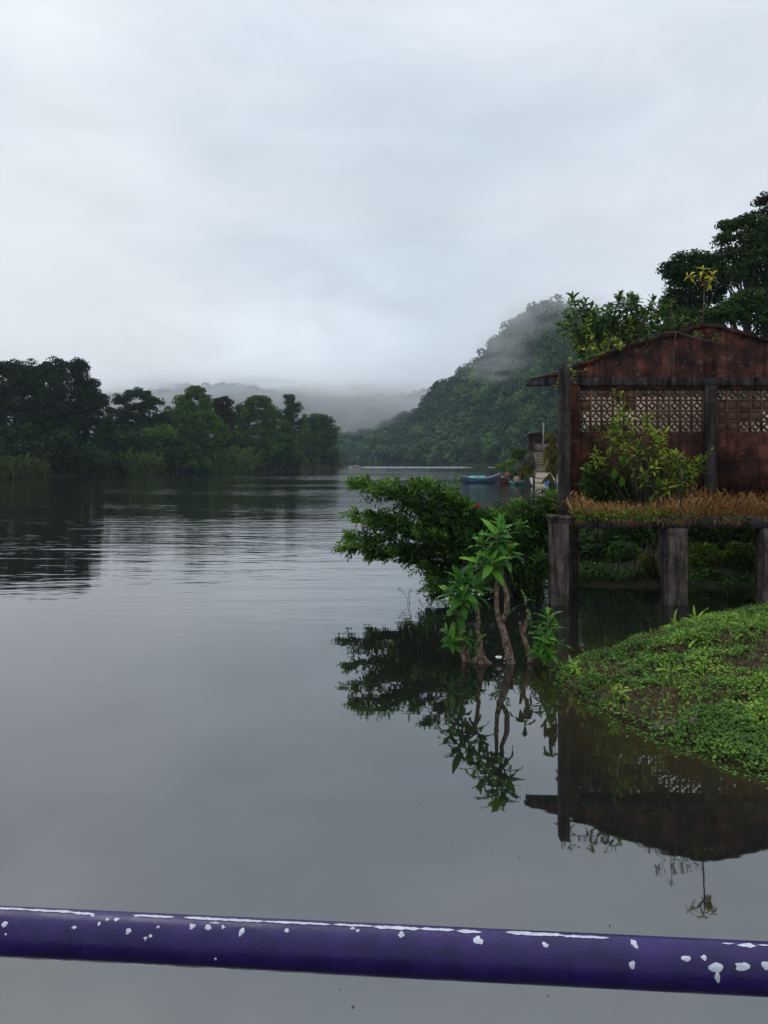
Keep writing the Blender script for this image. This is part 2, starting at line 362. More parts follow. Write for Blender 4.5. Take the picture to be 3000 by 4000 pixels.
tag(g.build('hillside_forest', M['hill_leaf']), 'dense rainforest canopy covering the steep hill on the right of the river', 'forest', kind='stuff')
# distant hills in the mist
dsF = lambda p: 950 + 0 * p; drF = lambda p: 1300 + 0 * p
zrF = lambda p: (1800 - ip(p, [-600, 0, 400, 600, 700, 880, 1000, 1150, 1250, 1400, 1560, 1680, 1800, 2200, 3500], [1560, 1550, 1545, 1535, 1520, 1500, 1525, 1545, 1560, 1560, 1550, 1530, 1500, 1400, 1350])) * 1300 / F + 3 - 10
def zfF(p, t): return zrF(p) * np.where(t > 1, 1 - (t - 1) * .5, np.clip(t, 0, 1) ** .9) + .5
pxs = np.linspace(-700, 3600, 120); ts = np.linspace(-.02, 1.5, 30)
DD = dsF(pxs)[:, None] + (drF(pxs) - dsF(pxs))[:, None] * ts[None]
ZZ = zfF(pxs[:, None] + 0 * ts, np.broadcast_to(ts, (120, 30))); ZZ[:, 0] = -1
grid(pxs, DD, ZZ, 'distant_hills', M['hill_ground'])
g = Geo()
crowns_on(g, 1000, (200, 2000), zfF, dsF, drF, (7, 12), 12, .0040, 1.0)
crowns_on(g, 260, (200, 2000), lambda p, t: zfF(p, .96 + t * .08), lambda p: 1285 + 0 * p, lambda p: 1320 + 0 * p, (6, 13), 16, .0032, 1.0)
tag(g.build('distant_forest', M['far_leaf']), 'mist veiled forest on the far ridge across the end of the river', 'forest', kind='stuff')

# ------------------------------------------------------------------ left bank
LPX = [-900, -400, 0, 300, 600, 900, 1100, 1250, 1345]; LD = [110, 120, 133, 150, 168, 198, 225, 262, 300]
dl = lambda p: ip(p, LPX, LD)
pxs = np.linspace(-900, 1345, 80); ts = np.linspace(-.01, 1, 16)
DD = dl(pxs)[:, None] + 120 * ts[None] * (1 - .75 * (pxs[:, None] > 1200) * 1.0)
ZZ = np.clip(.4 + 6 * np.broadcast_to(ts, (80, 16)) + .3 * np.sin(pxs[:, None] / 20), None, 4) * np.where(pxs > 1330, .1, 1)[:, None]; ZZ[:, 0] = -.6
grid(pxs, DD, ZZ, 'left_riverbank', M['bank_ground'])

DENS = 1.9
def tree(name, label, cat, px, D, ells, mat, tint=.5, cr=1.5, per=60, L=.5, dens=1.0, bark='dark_bark', group=None, z0=None, trunk=True, trunk_r=.32, spread=.14, limbs=9, W=.7, squash=.7, depth=.8, six=False):
    D = D + 12 if group == TG else D
    base = PW(px, D, .3 if z0 is None else z0); root = thing(name, base, label, cat, group)
    cs = []
    for (ex, ey, rx, ry) in ells:
        c = P(ex, ey, D); ax = rx * D / F; az = ry * D / F; ay = ax * depth
        n = max(3, int(dens * DENS * (ax * az + .6 * ax * ay) * 2.4 / cr ** 2))
        d = rv(n); rr = rng.uniform(.25, 1, (n, 1)) ** .5
        cs.append(c + d * rr * np.array([max(ax - cr * .6, .2), max(ay - cr * .6, .2), max(az - cr * .6, .2)]))
    cs = np.concatenate(cs); cs = cs[cs[:, 2] > .4]
    g = Geo(); rad = cr * rng.uniform(.55, 1.15, len(cs))
    clumps(g, cs, rad, per, L, L * W, np.clip(rng.normal(tint, spread, len(cs)), 0, 1), .13, squash, six=six)
    g.build('crown', M[mat], root)
    if trunk:
        g = Geo(); top = cs.mean(0); top[2] = cs[:, 2].mean() + .2 * (cs[:, 2].max() - cs[:, 2].mean())
        m = 8; tt = np.linspace(0, 1, m)[:, None]; path = base * (1 - tt) + top * tt + rng.normal(0, .012, (m, 3)) * np.linalg.norm(top - base)
        path[0] = base + np.array([0, 0, -.5])
        g.tube(path, np.linspace(trunk_r, trunk_r * .35, m), 8, rough=.1)
        for k in rng.choice(len(cs), min(limbs, len(cs)), False):
            s = path[int(rng.integers(m // 2, m - 1))]; e = cs[k]; mid = (s + e) / 2 + np.array([0, 0, -.06 * np.linalg.norm(e - s)])
            g.tube([s, mid, e], [trunk_r * .4, trunk_r * .25, trunk_r * .08], 6)
        g.build('trunk', M[bark], root, smooth=True)
    return root

TG = 'trees along the left riverbank'; SG = 'shrubs at the foot of the left bank trees'
tree('broadleaf_tree', 'tallest dark dense tree at the left edge of the photo', 'tree', 60, 142, [(40, 1440, 70, 50), (140, 1445, 70, 55), (0, 1500, 150, 90), (150, 1500, 110, 80), (-150, 1560, 200, 160), (60, 1640, 230, 140)], 'dark_leaf', .4, 1.5, 76, .5, group=TG, trunk_r=.5)
tree('broadleaf_tree', 'big dark round-shouldered tree just right of the tallest dark one', 'tree', 290, 150, [(220, 1440, 60, 50), (300, 1440, 60, 48), (340, 1500, 60, 60), (370, 1570, 60, 70), (270, 1560, 120, 110), (320, 1700, 150, 130), (200, 1640, 130, 130)], 'dark_leaf', .35, 1.5, 76, .5, group=TG, trunk_r=.45)
tree('umbrella_tree', 'open crowned tree with sky gaps between the dark mass and the yellow-green tree', 'tree', 520, 172, [(470, 1560, 46, 30), (540, 1540, 60, 32), (600, 1575, 46, 34), (530, 1610, 80, 50), (620, 1640, 46, 50), (450, 1640, 60, 70), (540, 1690, 100, 70)], 'dark_leaf', .6, 1.2, 60, .5, .72, group=TG, limbs=16, bark='bark')
tree('yellow_green_tree', 'yellow-green leafy tree with a loose pointed top on the left bank', 'tree', 740, 178, [(765, 1535, 46, 34), (720, 1570, 50, 40), (800, 1575, 40, 40), (690, 1620, 60, 50), (760, 1640, 110, 70), (680, 1700, 130, 70), (820, 1700, 90, 70)], 'mid_leaf', .55, 1.2, 64, .5, group=TG)
tree('reddish_tree', 'small brown-tinged tree right of the yellow-green tree', 'tree', 880, 186, [(868, 1575, 46, 34), (860, 1620, 54, 50), (900, 1640, 28, 60), (880, 1700, 50, 60)], 'red_leaf', .6, 1.1, 60, .5, .9, group=TG)
tree('dark_green_tree', 'broad bluish green tree with domed crown in the middle of the left bank', 'tree', 990, 205, [(1010, 1570, 60, 34), (960, 1620, 60, 55), (1050, 1630, 60, 60), (930, 1680, 50, 60), (1000, 1720, 120, 80)], 'mid_leaf', .36, 1.5, 64, .55, group=TG)
tree('spindly_tree', 'thin open topped tree standing above the broad bluish tree', 'tree', 1125, 222, [(1128, 1560, 30, 28), (1145, 1590, 44, 34), (1110, 1620, 46, 36), (1150, 1650, 46, 44), (1130, 1710, 60, 60)], 'dark_leaf', .8, 1.2, 50, .5, .7, group=TG, limbs=14)
tree('rounded_tree', 'dark round tree ending the left bank at the open water', 'tree', 1255, 268, [(1240, 1650, 60, 45), (1285, 1680, 50, 70), (1200, 1690, 46, 60), (1240, 1740, 90, 80), (1275, 1780, 62, 50), (1200, 1770, 70, 60)], 'mid_leaf', .28, 1.7, 64, .65, .95, group=TG)
tree('leaning_sapling', 'small pale sapling between the spindly tree and the last round tree', 'tree', 1190, 240, [(1192, 1640, 16, 36), (1200, 1700, 30, 40)], 'mid_leaf', .5, 1., 36, .5, .7, group=TG, limbs=5, trunk_r=.15)
tree('middle_tree', 'mid green tree filling the gap below the thin topped tree', 'tree', 1090, 214, [(1090, 1680, 60, 50), (1110, 1740, 80, 70)], 'mid_leaf', .5, 1.3, 60, .5, group=TG)
tree('middle_tree', 'green tree behind the dome shaped shrub and the reeds', 'tree', 620, 176, [(620, 1720, 80, 70), (560, 1760, 90, 60)], 'mid_leaf', .45, 1.3, 60, .5, group=TG)
for lab, px, off, el, mt, ti in [
    ('dark low shrub under the tallest tree at the left edge', 110, 4, [(100, 1780, 120, 70)], 'dark_leaf', .5),
    ('dark spreading shrub trailing over the water right of the left reeds', 280, 2, [(270, 1790, 110, 60), (380, 1790, 90, 60)], 'dark_leaf', .75),
    ('green shrub between the dark mass and the middle reeds', 440, 2, [(430, 1730, 70, 80), (470, 1800, 60, 50)], 'dark_leaf', .95),
    ('low bright shrub just right of the middle reeds', 610, 0, [(620, 1820, 36, 28)], 'light_leaf', .35),
    ('large dome shaped dark shrub below the yellow-green tree', 720, 2, [(700, 1760, 110, 60), (720, 1810, 120, 36)], 'mid_leaf', .42),
    ('green leafy mound left of the long bright reed bed', 600, 7, [(590, 1720, 90, 60), (640, 1690, 60, 40)], 'mid_leaf', .7),
    ('creeper covered shrub above the long bright reed bed', 900, 6, [(900, 1710, 70, 40), (850, 1760, 50, 40)], 'light_leaf', .45),
    ('dark overhanging shrub right of the long reed bed', 980, 2, [(990, 1790, 70, 50), (1040, 1750, 60, 60)], 'mid_leaf', .55),
    ('dusky olive shrub between the broad bluish tree and the last tree', 1130, 4, [(1120, 1760, 70, 70), (1160, 1800, 60, 36)], 'mid_leaf', .4),
    ('small bright shrub dipping in the water near the end of the left bank', 1230, -4, [(1190, 1822, 46, 12)], 'light_leaf', .3)]:
    tree('shrub', lab, 'shrub', px, dl(px) + 4 + off, el, mt, ti, 1.1, 54, .42, .9, group=SG, z0=.2, trunk_r=.12, limbs=5)
# bands of undergrowth that fill the bank between the trees
g = Geo(); n = 1500; px = rng.uniform(-500, 1325, n); D = dl(px) + rng.uniform(1, 26, n) ** 1.0
z = rng.uniform(0, 1, n) * np.where(px < 1290, 9.0, 4)
clumps(g, np.stack([(px - 1500) / F * D, D, z], -1), rng.uniform(1.2, 2.4, n), 46, .6, .45, rng.uniform(.2, .9, n))
tag(g.build('undergrowth', M['dark_leaf']), 'dark tangled undergrowth filling the left bank behind the shrubs', 'undergrowth', kind='stuff')

def reeds(label, pa, pb, ytop, tint, n=1400):
    D0 = float(dl((pa + pb) / 2)) - 1; root = thing('reed_clump', PW((pa + pb) / 2, D0, 0), label, 'reeds', 'reed clumps on the left bank')
    nc = 22; cpx = rng.uniform(pa, pb, nc); chh = rng.uniform(.4, 1.0, nc); ci = rng.integers(0, nc, n); px = cpx[ci] + rng.normal(0, (pb - pa) * .07, n); D = dl(px) + rng.uniform(-2.5, 2.5, n)
    h = (1 + (1800 - ytop) / F * D0 + 2) * chh[ci] * rng.uniform(.55, 1.1, n)
    g = Geo(); pos = np.stack([(px - 1500) / F * D, D, np.zeros(n)], -1); lean = rng.normal(0, .18, (n, 3)); lean[:, 2] = 1
    nn = rng.normal(size=(n, 3)); nn[:, 2] = .1
    blades(g, pos, lean, nn, h, .11, rng.uniform(.2, 1.3, n), np.clip(rng.normal(tint - .15, .24, n), 0, 1), 0, 5)
    g.build('stems', M['reed'], root)
reeds('brownish reeds at the left edge of the photo below the tallest tree', -60, 165, 1765, .4, 1500)
reeds('middle clump of pale reeds with brown stems, right of the dark trees', 500, 600, 1745, .55, 900)
reeds('long bright green reed bed below the creeper covered shrub', 840, 985, 1735, .75, 1300)

# ------------------------------------------------------------------ right bank terrain
xs_shore = lambda Y: ip(Y, [17, 20, 40, 70, 84, 110, 250, 320], [4.6, 4.9, 10.5, 18.5, 21, 27, 66, 110])
def knoll(X, Y): return 4.6 * np.exp(-(((X - 22.0) / 4.6) ** 2 + ((Y - 101.5) / 6.6) ** 2) ** 1.3) - .25
Ys = np.concatenate([np.linspace(17.6, 30, 40), np.linspace(31, 85, 30), np.linspace(86, 118, 50), np.linspace(122, 330, 20)])
us = np.concatenate([np.linspace(-6, 14, 60), np.linspace(15, 120, 30)])
Xg = xs_shore(Ys)[:, None] + us[None]; Yg = np.broadcast_to(Ys[:, None], Xg.shape)
def bank_z(X, Y):
    d = X - xs_shore(Y); z = np.where(d < 0, d * .35, np.minimum(d * .35, .55) + np.maximum(d - 7, 0) * .5)
    z = np.minimum(z, (Y - 18.2) * .28 + np.maximum(Y - 25, 0) * .5); z = z + .06 * np.sin(X * 3.1) * np.cos(Y * 2.3)
    return np.maximum(np.minimum(z, 45), knoll(X, Y))
v = np.stack([Xg, Yg, bank_z(Xg, Yg)], -1); a, b = Xg.shape
i = np.arange(a - 1)[:, None] * b + np.arange(b - 1)[None]
g = Geo(); g.add(v.reshape(-1, 3), np.stack([i, i + 1, i + b + 1, i + b], -1).reshape(-1, 4)); tag(g.build('right_riverbank', M['bank_ground'], smooth=True), kind='structure')

# trees behind the building
RG = 'tall trees on the slope behind the building'
tree('dark_tree', 'dark dense tree with jagged left edge rising behind the roof apex', 'tree', 2700, 42, [(2640, 1060, 70, 60), (2700, 1020, 90, 45), (2780, 1030, 60, 50), (2740, 1120, 140, 110), (2630, 1190, 66, 100), (2720, 1250, 140, 80)], 'dark_leaf', .6, .55, 70, .17, 1.1, group=RG, z0=2, trunk_r=.3, six=True)
tree('tall_tree', 'tall broad tree with sky gaps at the right edge above the building', 'tree', 2920, 46, [(2850, 880, 56, 36), (2910, 860, 60, 34), (2830, 940, 46, 40), (2940, 930, 90, 60), (2830, 990, 60, 30), (2960, 1020, 120, 90), (2860, 1060, 90, 60), (2990, 930, 60, 100)], 'dark_leaf', .8, .55, 60, .18, .95, group=RG, z0=3, trunk_r=.2, limbs=24, six=True)
tree('feathery_tree', 'thin feathery tree, the topmost crown at the right edge', 'tree', 3020, 52, [(2970, 790, 50, 26), (3040, 780, 80, 50), (2950, 830, 34, 14), (3010, 860, 50, 36), (2990, 830, 50, 16)], 'red_leaf', .4, .5, 34, .2, .5, group=RG, z0=4, trunk_r=.22, limbs=26, six=True)
tree('lower_tree', 'greener lower tree behind the right slope of the roof', 'tree', 2920, 36, [(2930, 1200, 120, 80), (2820, 1240, 90, 70), (3020, 1260, 90, 90)], 'dark_leaf', .95, .5, 66, .15, 1.0, group=RG, z0=2, six=True)
tree('fine_leaved_tree', 'soft fine leaved tree rising just behind the left roof slope', 'tree', 2600, 33, [(2660, 1240, 80, 60), (2600, 1290, 60, 50), (2700, 1290, 80, 40)], 'dark_leaf', .9, .4, 60, .11, .8, group=RG, z0=1.5, trunk_r=.12, six=True)
tree('dark_tree', 'dark tree standing low beyond the right side of the building', 'tree', 3050, 48, [(3120, 1000, 150, 180), (2960, 1150, 140, 100), (3100, 1250, 170, 150)], 'dark_leaf', .5, .8, 60, .24, .9, group=RG, z0=4)

# ------------------------------------------------------------------ landing: steps, hut, pole
M['stair'] = plain('stair', (.30, .24, .18), .9, .35, 1.2, bmp=.3)
M['rock'] = plain('rock', (.035, .028, .022), .9, .4, 1.2, bmp=.6, bd=.05)
g = Geo(); 
st = thing('stone_staircase', (19.6, 91, 0), 'worn stone steps climbing from the river to the hut', 'staircase')
xa = lambda Y: ip(Y, [88, 92, 99], [17.4, 18.3, 19.6]); xb = lambda Y: ip(Y, [88, 92, 99], [21.3, 21.4, 21.9])
for k in range(9):
    y0 = 92 + k * .75; z = 1.7 + k * .27; q_ = rng.uniform(-.12, .12); g.box(xa(y0) + q_, xb(y0), y0 + .16, y0 + .94, z - 2.2, z + .04); g.box(xa(y0) - .05 + q_, xb(y0) + .03, y0 - .04, y0 + .95, z + .042, z + .15 + rng.uniform(-.02, .02))
bevel(g.build('steps', M['stair'], st), .03)
g = Geo(); g.add([(17.2, 87.6, -.25), (21.3, 87.6, -.25), (21.5, 92.02, 1.68), (18.2, 92.02, 1.68), (17.2, 87.6, -1), (21.3, 87.6, -1), (21.5, 92.02, -.6), (18.2, 92.02, -.6)],
      np.array([[0, 1, 2, 3], [0, 4, 5, 1], [1, 5, 6, 2], [3, 2, 6, 7], [0, 3, 7, 4]])); g.build('landing_ramp', M['stair'], st)
def rock(name, c, r, label, mat='rock', group=None, seed=0):
    import bmesh
    bm = bmesh.new(); bmesh.ops.create_icosphere(bm, subdivisions=3, radius=1); q = np.random.default_rng(seed)
    A = q.normal(size=(6, 3)) * 2.2
    for v in bm.verts:
        k = 1 + .16 * sum(math.sin(float(a @ np.array(v.co)) * (1 + .7 * i) + i) / (1 + .3 * i) for i, a in enumerate(A)) / 1.6
        v.co = Vector((v.co.x * r[0] * k, v.co.y * r[1] * k, v.co.z * r[2] * k))
    me = bpy.data.meshes.new(name); bm.to_mesh(me); bm.free(); me.materials.append(M[mat]); o = bpy.data.objects.new(name, me); C.objects.link(o)
    o.location = [float(x) for x in c]; tag(o, label, 'rock' if 'rock' in name or 'boulder' in name else 'bag', group); return o
rock('boulder', P(2066, 1806, 94), (.75, 1.2, 1.2), 'dark brown boulder left of the stone steps', seed=2)
rock('boulder', P(2042, 1842, 93), (.7, 1.0, .7), 'low dark boulder beneath the bright shrub by the steps', seed=5)
rock('boulder', P(2170, 1800, 92), (.5, 1.2, 1.6), 'earthy boulder on the right side of the stone steps', seed=8)
# hut
M['hut_wood'] = plain('hut_wood', (.085, .05, .045), .8, .4, 4)
M['hut_roof'] = plain('hut_roof', (.05, .05, .055), .7, .3, 2)
h = thing('wooden_hut', (22.0, 101, 4.1), 'open sided wooden hut with sloping roof at the top of the steps', 'hut')
def PX(px, Y): return (px - 1500) * Y / F
g = Geo(); x0, x1 = PX(2086, 100), PX(2200, 100)
zf = P(0, 1762, 100)[2]; zr = P(0, 1733, 100)[2]; zt = P(0, 1692, 100)[2]
g.box(x0, x1, 100, 100.1, zf, zr); g.build('parapet', plain('hut_panel', (.21, .15, .14), .8, .3, 3), h)
for xx, yy in ((x0, 99.9), ((x0 + x1) / 2 - .8, 99.9), (x1, 99.9), (x0, 103.4), (x1, 103.4)):
    g = Geo(); g.box(xx - .07, xx + .07, yy, yy + .14, zf - .6, zt + .1 + (xx - x0) * .09); g.build('post', M['hut_wood'], h)
g = Geo(); g.box(x0 - .1, x1 + .1, 99.8, 103.6, zf - .25, zf - .02); g.build('floor', M['hut_wood'], h)
g = Geo(); g.box(x0 + .1, x1, 103.45, 103.55, zf, zt + .2); g.build('back_wall', M['hut_wood'], h)
g = Geo(); A = P(2058, 1699, 100); B = P(2215, 1670, 100)
g.prism([(A[0], A[2]), (B[0], B[2]), (B[0], B[2] + .16), (A[0], A[2] + .12)], 99.2, 104.2); g.build('roof', M['hut_roof'], h)
pl = thing('pole', P(2122, 1762, 98.5), 'thin grey pole standing in front of the hut', 'pole')
g = Geo(); g.tube([P(2122, 1765, 98.5), P(2123, 1650, 98.5)], [.09, .07], 8); g.tube([P(2116, 1662, 98.4), P(2130, 1660, 98.4)], .04, 6)
g.build('shaft', plain('pole_wood', (.3, .28, .25), .8, .2, 5), pl)
LG = 'plants round the boat landing'
tree('bright_shrub', 'bright yellow-green shrub leaning over the water beside the boats', 'shrub', 2020, 93.5, [(1960, 1822, 28, 16), (2000, 1808, 26, 18), (1985, 1835, 28, 12)], 'light_leaf', .9, .42, 60, .2, .9, group=LG, z0=.3, trunk_r=.06)
tree('shrub', 'green shrub above the bright yellow-green one beside the steps', 'shrub', 2030, 97, [(2005, 1770, 22, 24), (2040, 1762, 24, 14), (2030, 1785, 26, 18)], 'light_leaf', .35, .42, 56, .2, .8, group=LG, z0=1.5, trunk_r=.06)
tree('shrub', 'dark green shrub at the water edge below the left boulder', 'shrub', 2030, 96, [(2030, 1850, 24, 28), (2010, 1860, 26, 18)], 'dark_leaf', .7, .42, 56, .2, .9, group=LG, z0=.2, trunk_r=.06)
tree('tree', 'leafy tree on the slope behind the hut roof', 'tree', 2190, 112, [(2190, 1690, 40, 50), (2230, 1640, 60, 60), (2180, 1760, 40, 40)], 'mid_leaf', .5, .8, 54, .3, .9, group=LG, z0=5)

# ------------------------------------------------------------------ boats
def boat(name, label, x, Y, length, beam, depth, yaw, hull, rim, inner, group=None, lift=.35, cat='boat', sink=.12):
    root = thing(name, (x, Y, 0), label, cat, group); n, m = 22, 9; c, s = math.cos(yaw), math.sin(yaw)
    def T(a): a = np.asarray(a, float); return np.stack([a[..., 0] * c - a[..., 1] * s + x, a[..., 0] * s + a[..., 1] * c + Y, a[..., 2]], -1)
    def sec(t, k, inset=0):
        u = t * 2 - 1; wd = beam / 2 * (1 - abs(u) ** 2.4) ** .75 - inset * .9; wd = max(wd, .02)
        sheer = depth + lift * u * u * (1.6 if u > 0 else 1); keel = -sink + (abs(u) ** 5) * sheer * .8 + inset
        th = (k / (m - 1) - .5) * math.pi
        return (u * length / 2 * (1 - inset * .02), math.sin(th) * wd, keel + (sheer - keel) * (1 - math.cos(th) ** .8))
    V = T(np.array([[sec(i / (n - 1), k) for k in range(m)] for i in range(n)])); VI = T(np.array([[sec(i / (n - 1), k, .04) for k in range(m)] for i in range(n)]))
    ii = np.arange(n - 1)[:, None] * m + np.arange(m - 1)[None]; q = np.stack([ii, ii + m, ii + m + 1, ii + 1], -1).reshape(-1, 4)
    g = Geo(); g.add(V.reshape(-1, 3), q); g.build('hull', hull, root, smooth=True)
    g = Geo(); g.add(VI.reshape(-1, 3), q[:, ::-1]); g.build('lining', inner, root, smooth=True)
    for k in (0, m - 1):
        g = Geo(); g.tube(V[:, k] + np.array([0, 0, .015]), .045, 6); g.build('gunwale', rim, root, smooth=True)
    for t in (.28, .5, .72):
        a = T(np.array(sec(t, 1))); b_ = T(np.array(sec(t, m - 2))); g = Geo(); d = T(np.array([[.12, 0, 0]]))[0] - T(np.array([[0, 0, 0]]))[0]
        z = np.array([0, 0, .04]); v = [a - d, a + d, b_ + d, b_ - d, a - d + z, a + d + z, b_ + d + z, b_ - d + z]
        g.add(v, np.array([[0, 3, 2, 1], [4, 5, 6, 7], [0, 1, 5, 4], [2, 3, 7, 6], [1, 2, 6, 5], [0, 4, 7, 3]])); g.build('seat', rim, root)
    return root, T
M['blue_hull'] = plain('blue_hull', (.045, .085, .17), .45, .3, 1.5, bmp=.1)
M['blue_rim'] = plain('blue_rim', (.38, .40, .36), .5, .25, 3, bmp=.1)
M['wood_in'] = plain('wood_in', (.16, .14, .12), .7, .3, 3)
M['teal'] = plain('teal', (.03, .42, .34), .5, .15, 3, bmp=.2, bd=.03)
M['red_hull'] = plain('red_hull', (.10, .03, .028), .6, .35, 2, bmp=.2)
M['white_paint'] = plain('white_paint', (.72, .70, .68), .45, .12, 2, bmp=.1)
M['green_hull'] = plain('green_hull', (.03, .22, .19), .5, .2, 2, bmp=.1)
M['blue_cloth'] = plain('blue_cloth', (.05, .19, .55), .6, .2, 4, bmp=.4)
M['red_cloth'] = plain('red_cloth', (.55, .05, .05), .6, .2, 3)
BG = 'boats moored at the landing'
bt, T = boat('blue_boat', 'long blue boat with pale rim and turquoise cover, leftmost at the landing', PX(1875, 104), 104, 5.6, 1.35, .62, .10, M['blue_hull'], M['blue_rim'], M['wood_in'], BG, .42)
g = Geo(); ts = np.linspace(-1.6, .7, 14); ws = np.linspace(-.5, .5, 7)
vv = np.array([[(a, b_, .74 + .22 * math.cos(b_ * 2.6) + .035 * math.sin(a * 5 + b_ * 7) - .05 * abs(a + .4)) for b_ in ws] for a in ts]); vv = T(vv)
ii = np.arange(13)[:, None] * 7 + np.arange(6)[None]; q = np.stack([ii, ii + 7, ii + 8, ii + 1], -1).reshape(-1, 4)
g.add(vv.reshape(-1, 3), q); cv = g.build('tarpaulin', M['teal'], None, smooth=True); tag(cv, 'turquoise tarpaulin folded inside the long blue boat', 'tarpaulin'); so_ = cv.modifiers.new('thick', 'SOLIDIFY'); so_.thickness = .03
boat('red_boat', 'dark red boat with raised bow, between the blue boat and the steps', PX(1985, 101), 101, 3.4, 1.1, .5, .35, M['red_hull'], M['red_hull'], M['wood_in'], BG, .7)
rock('cloth_bag', P(1983, 1855, 101) + np.array([0, 0, .05]), (.28, .28, .3), 'round red bag lying in the dark red boat', 'red_cloth', seed=4)
rock('cloth_bag', P(1955, 1866, 101), (.35, .25, .15), 'flat pale bag at the left end of the dark red boat', 'white_paint', seed=9)
boat('green_boat', 'small teal green boat with white rim at the foot of the steps', PX(2018, 96), 96, 1.8, .8, .34, .1, M['green_hull'], M['white_paint'], M['white_paint'], BG, .1)
boat('white_boat', 'white boat pulled up at the foot of the stone steps', PX(2125, 89.5), 89.5, 2.6, .9, .42, .05, M['white_paint'], M['rock'], M['wood_in'], BG, .15)
boat('white_boat', 'second white boat lying behind the front one on the ramp', PX(2110, 90.6) , 90.6, 2.4, .85, .95, -.25, M['white_paint'], M['rock'], M['wood_in'], BG, .15)
rock('plastic_bag', P(2142, 1888, 87.3), (.42, .35, .3), 'blue and pale bag beside the bow of the white boat', 'blue_cloth', seed=3)
rock('plastic_bag', P(2172, 1893, 87), (.3, .3, .28), 'second blue bag nearest the building corner', 'blue_cloth', seed=6)
rock('cloth_bag', P(2020, 1872, 93), (.45, .4, .38), 'tan sack behind the small teal green boat', 'stair', seed=16)
pp = thing('mooring_post', P(2085, 1898, 89), 'short brown mooring post in front of the white boats', 'post')
g = Geo(); g.tube([P(2085, 1905, 88.6), P(2086, 1880, 88.6), P(2086, 1862, 88.6)], [.13, .12, .11], 8, rough=.1); g.tube([P(2086, 1863, 88.6), P(2086, 1860, 88.6)], [.14, .12], 8); g.build('stake', M['rock'], pp)

# far motor boat, two people and its wake
fb, T = boat('motor_boat', 'tiny boat crossing the river far away near the end of the left bank', PX(1382, 345), 345, 4.6, 1.2, .32, 0, M['wood_in'], M['white_paint'], M['wood_in'], None, .4)
def person(label, x, Y, z, shirt, yaw=0):
    me = bpy.data.meshes.new('person'); o = bpy.data.objects.new('person', me); C.objects.link(o); o.location = (x, Y, z); o.rotation_euler.z = yaw
    J = [(0, 0, .1, .15), (0, 0, .32, .14), (0, 0, .52, .16), (0, 0, .62, .06), (0, 0, .72, .10), (0, 0, .82, .09),
         (-.2, 0, .54, .065), (-.27, -.05, .28, .05), (-.2, -.28, .2, .04), (.2, 0, .54, .065), (.27, -.05, .28, .05), (.2, -.28, .2, .04),
         (-.1, -.1, .08, .1), (-.13, -.45, .12, .075), (-.13, -.5, -.3, .05), (.1, -.1, .08, .1), (.13, -.45, .12, .075), (.13, -.5, -.3, .05)]
    E = [(0, 1), (1, 2), (2, 3), (3, 4), (4, 5), (2, 6), (6, 7), (7, 8), (2, 9), (9, 10), (10, 11), (0, 12), (12, 13), (13, 14), (0, 15), (15, 16), (16, 17)]
    me.from_pydata([j[:3] for j in J], E, []); sk = o.modifiers.new('skin', 'SKIN')
    for i, j in enumerate(J): me.skin_vertices[0].data[i].radius = (j[3], j[3]); me.skin_vertices[0].data[i].use_root = (i == 0)
    o.modifiers.new('sub', 'SUBSURF').levels = 1; me.materials.append(plain('skin_tone', (.3, .17, .11), .6, .05, 5, bmp=0)); tag(o, label, 'person', 'people in the far boat')
    g = Geo(); g.tube([(0, 0, .08), (0, 0, .3), (0, 0, .5), (0, 0, .6)], [.2, .19, .23, .12], 12); c = g.build('shirt', shirt, None, smooth=True); c.parent = o
    g = Geo(); g.tube([(0, .015, .74), (0, .015, .82), (0, .01, .92)], [.115, .12, .05], 10); c = g.build('hair', M['dark_bark'], None, smooth=True); c.parent = o
person('person in a red shirt seated in the tiny far boat', PX(1385, 345), 345, .35, M['red_cloth'])
person('person in a pale pink shirt at the left end of the tiny far boat', PX(1376, 345), 345, .4, plain('pink_cloth', (.6, .35, .35), .7, .1, 4, bmp=0), .4)
person('person in a pale grey shirt at the right end of the tiny far boat', PX(1391, 345), 345.2, .45, plain('grey_cloth', (.5, .45, .48), .7, .1, 4, bmp=0), -.4)
m, t, b = new_mat('foam'); b.inputs['Base Color'].default_value = (.19, .22, .235, 1); b.inputs['Roughness'].default_value = .6; bump(t, b, noise(t, 4, 5), .5, .1); M['foam'] = m
g = Geo()
for xa_, xb_, yy, hh in ((PX(1392, 344), PX(1850, 344), 344, .42), (PX(1905, 344), PX(1980, 344), 345, .22), (PX(1364, 345), PX(1374, 345), 344, .4)):
    n = 120; xx = np.linspace(xa_, xb_, n); e = np.minimum(1, np.minimum(np.arange(n), np.arange(n)[::-1]) / 12); hz = hh * e * (.75 + .25 * np.sin(xx * 2.3) * np.sin(xx * .7)); yv = yy + .4 * np.sin(xx * .2)
    v = np.stack([np.stack([xx, yv - 1.1, 0 * xx + .0], -1), np.stack([xx, yv - .3, hz], -1), np.stack([xx, yv + .3, hz * .8], -1), np.stack([xx, yv + 1.2, 0 * xx], -1)], 1).reshape(-1, 3)
    ii = np.arange(n - 1)[:, None] * 4 + np.arange(3)[None]; g.add(v, np.stack([ii, ii + 4, ii + 5, ii + 1], -1).reshape(-1, 4))
tag(g.build('boat_wake', M['foam'], smooth=True), 'long pale line of wake trailing behind the tiny far boat', 'wake', kind='stuff')

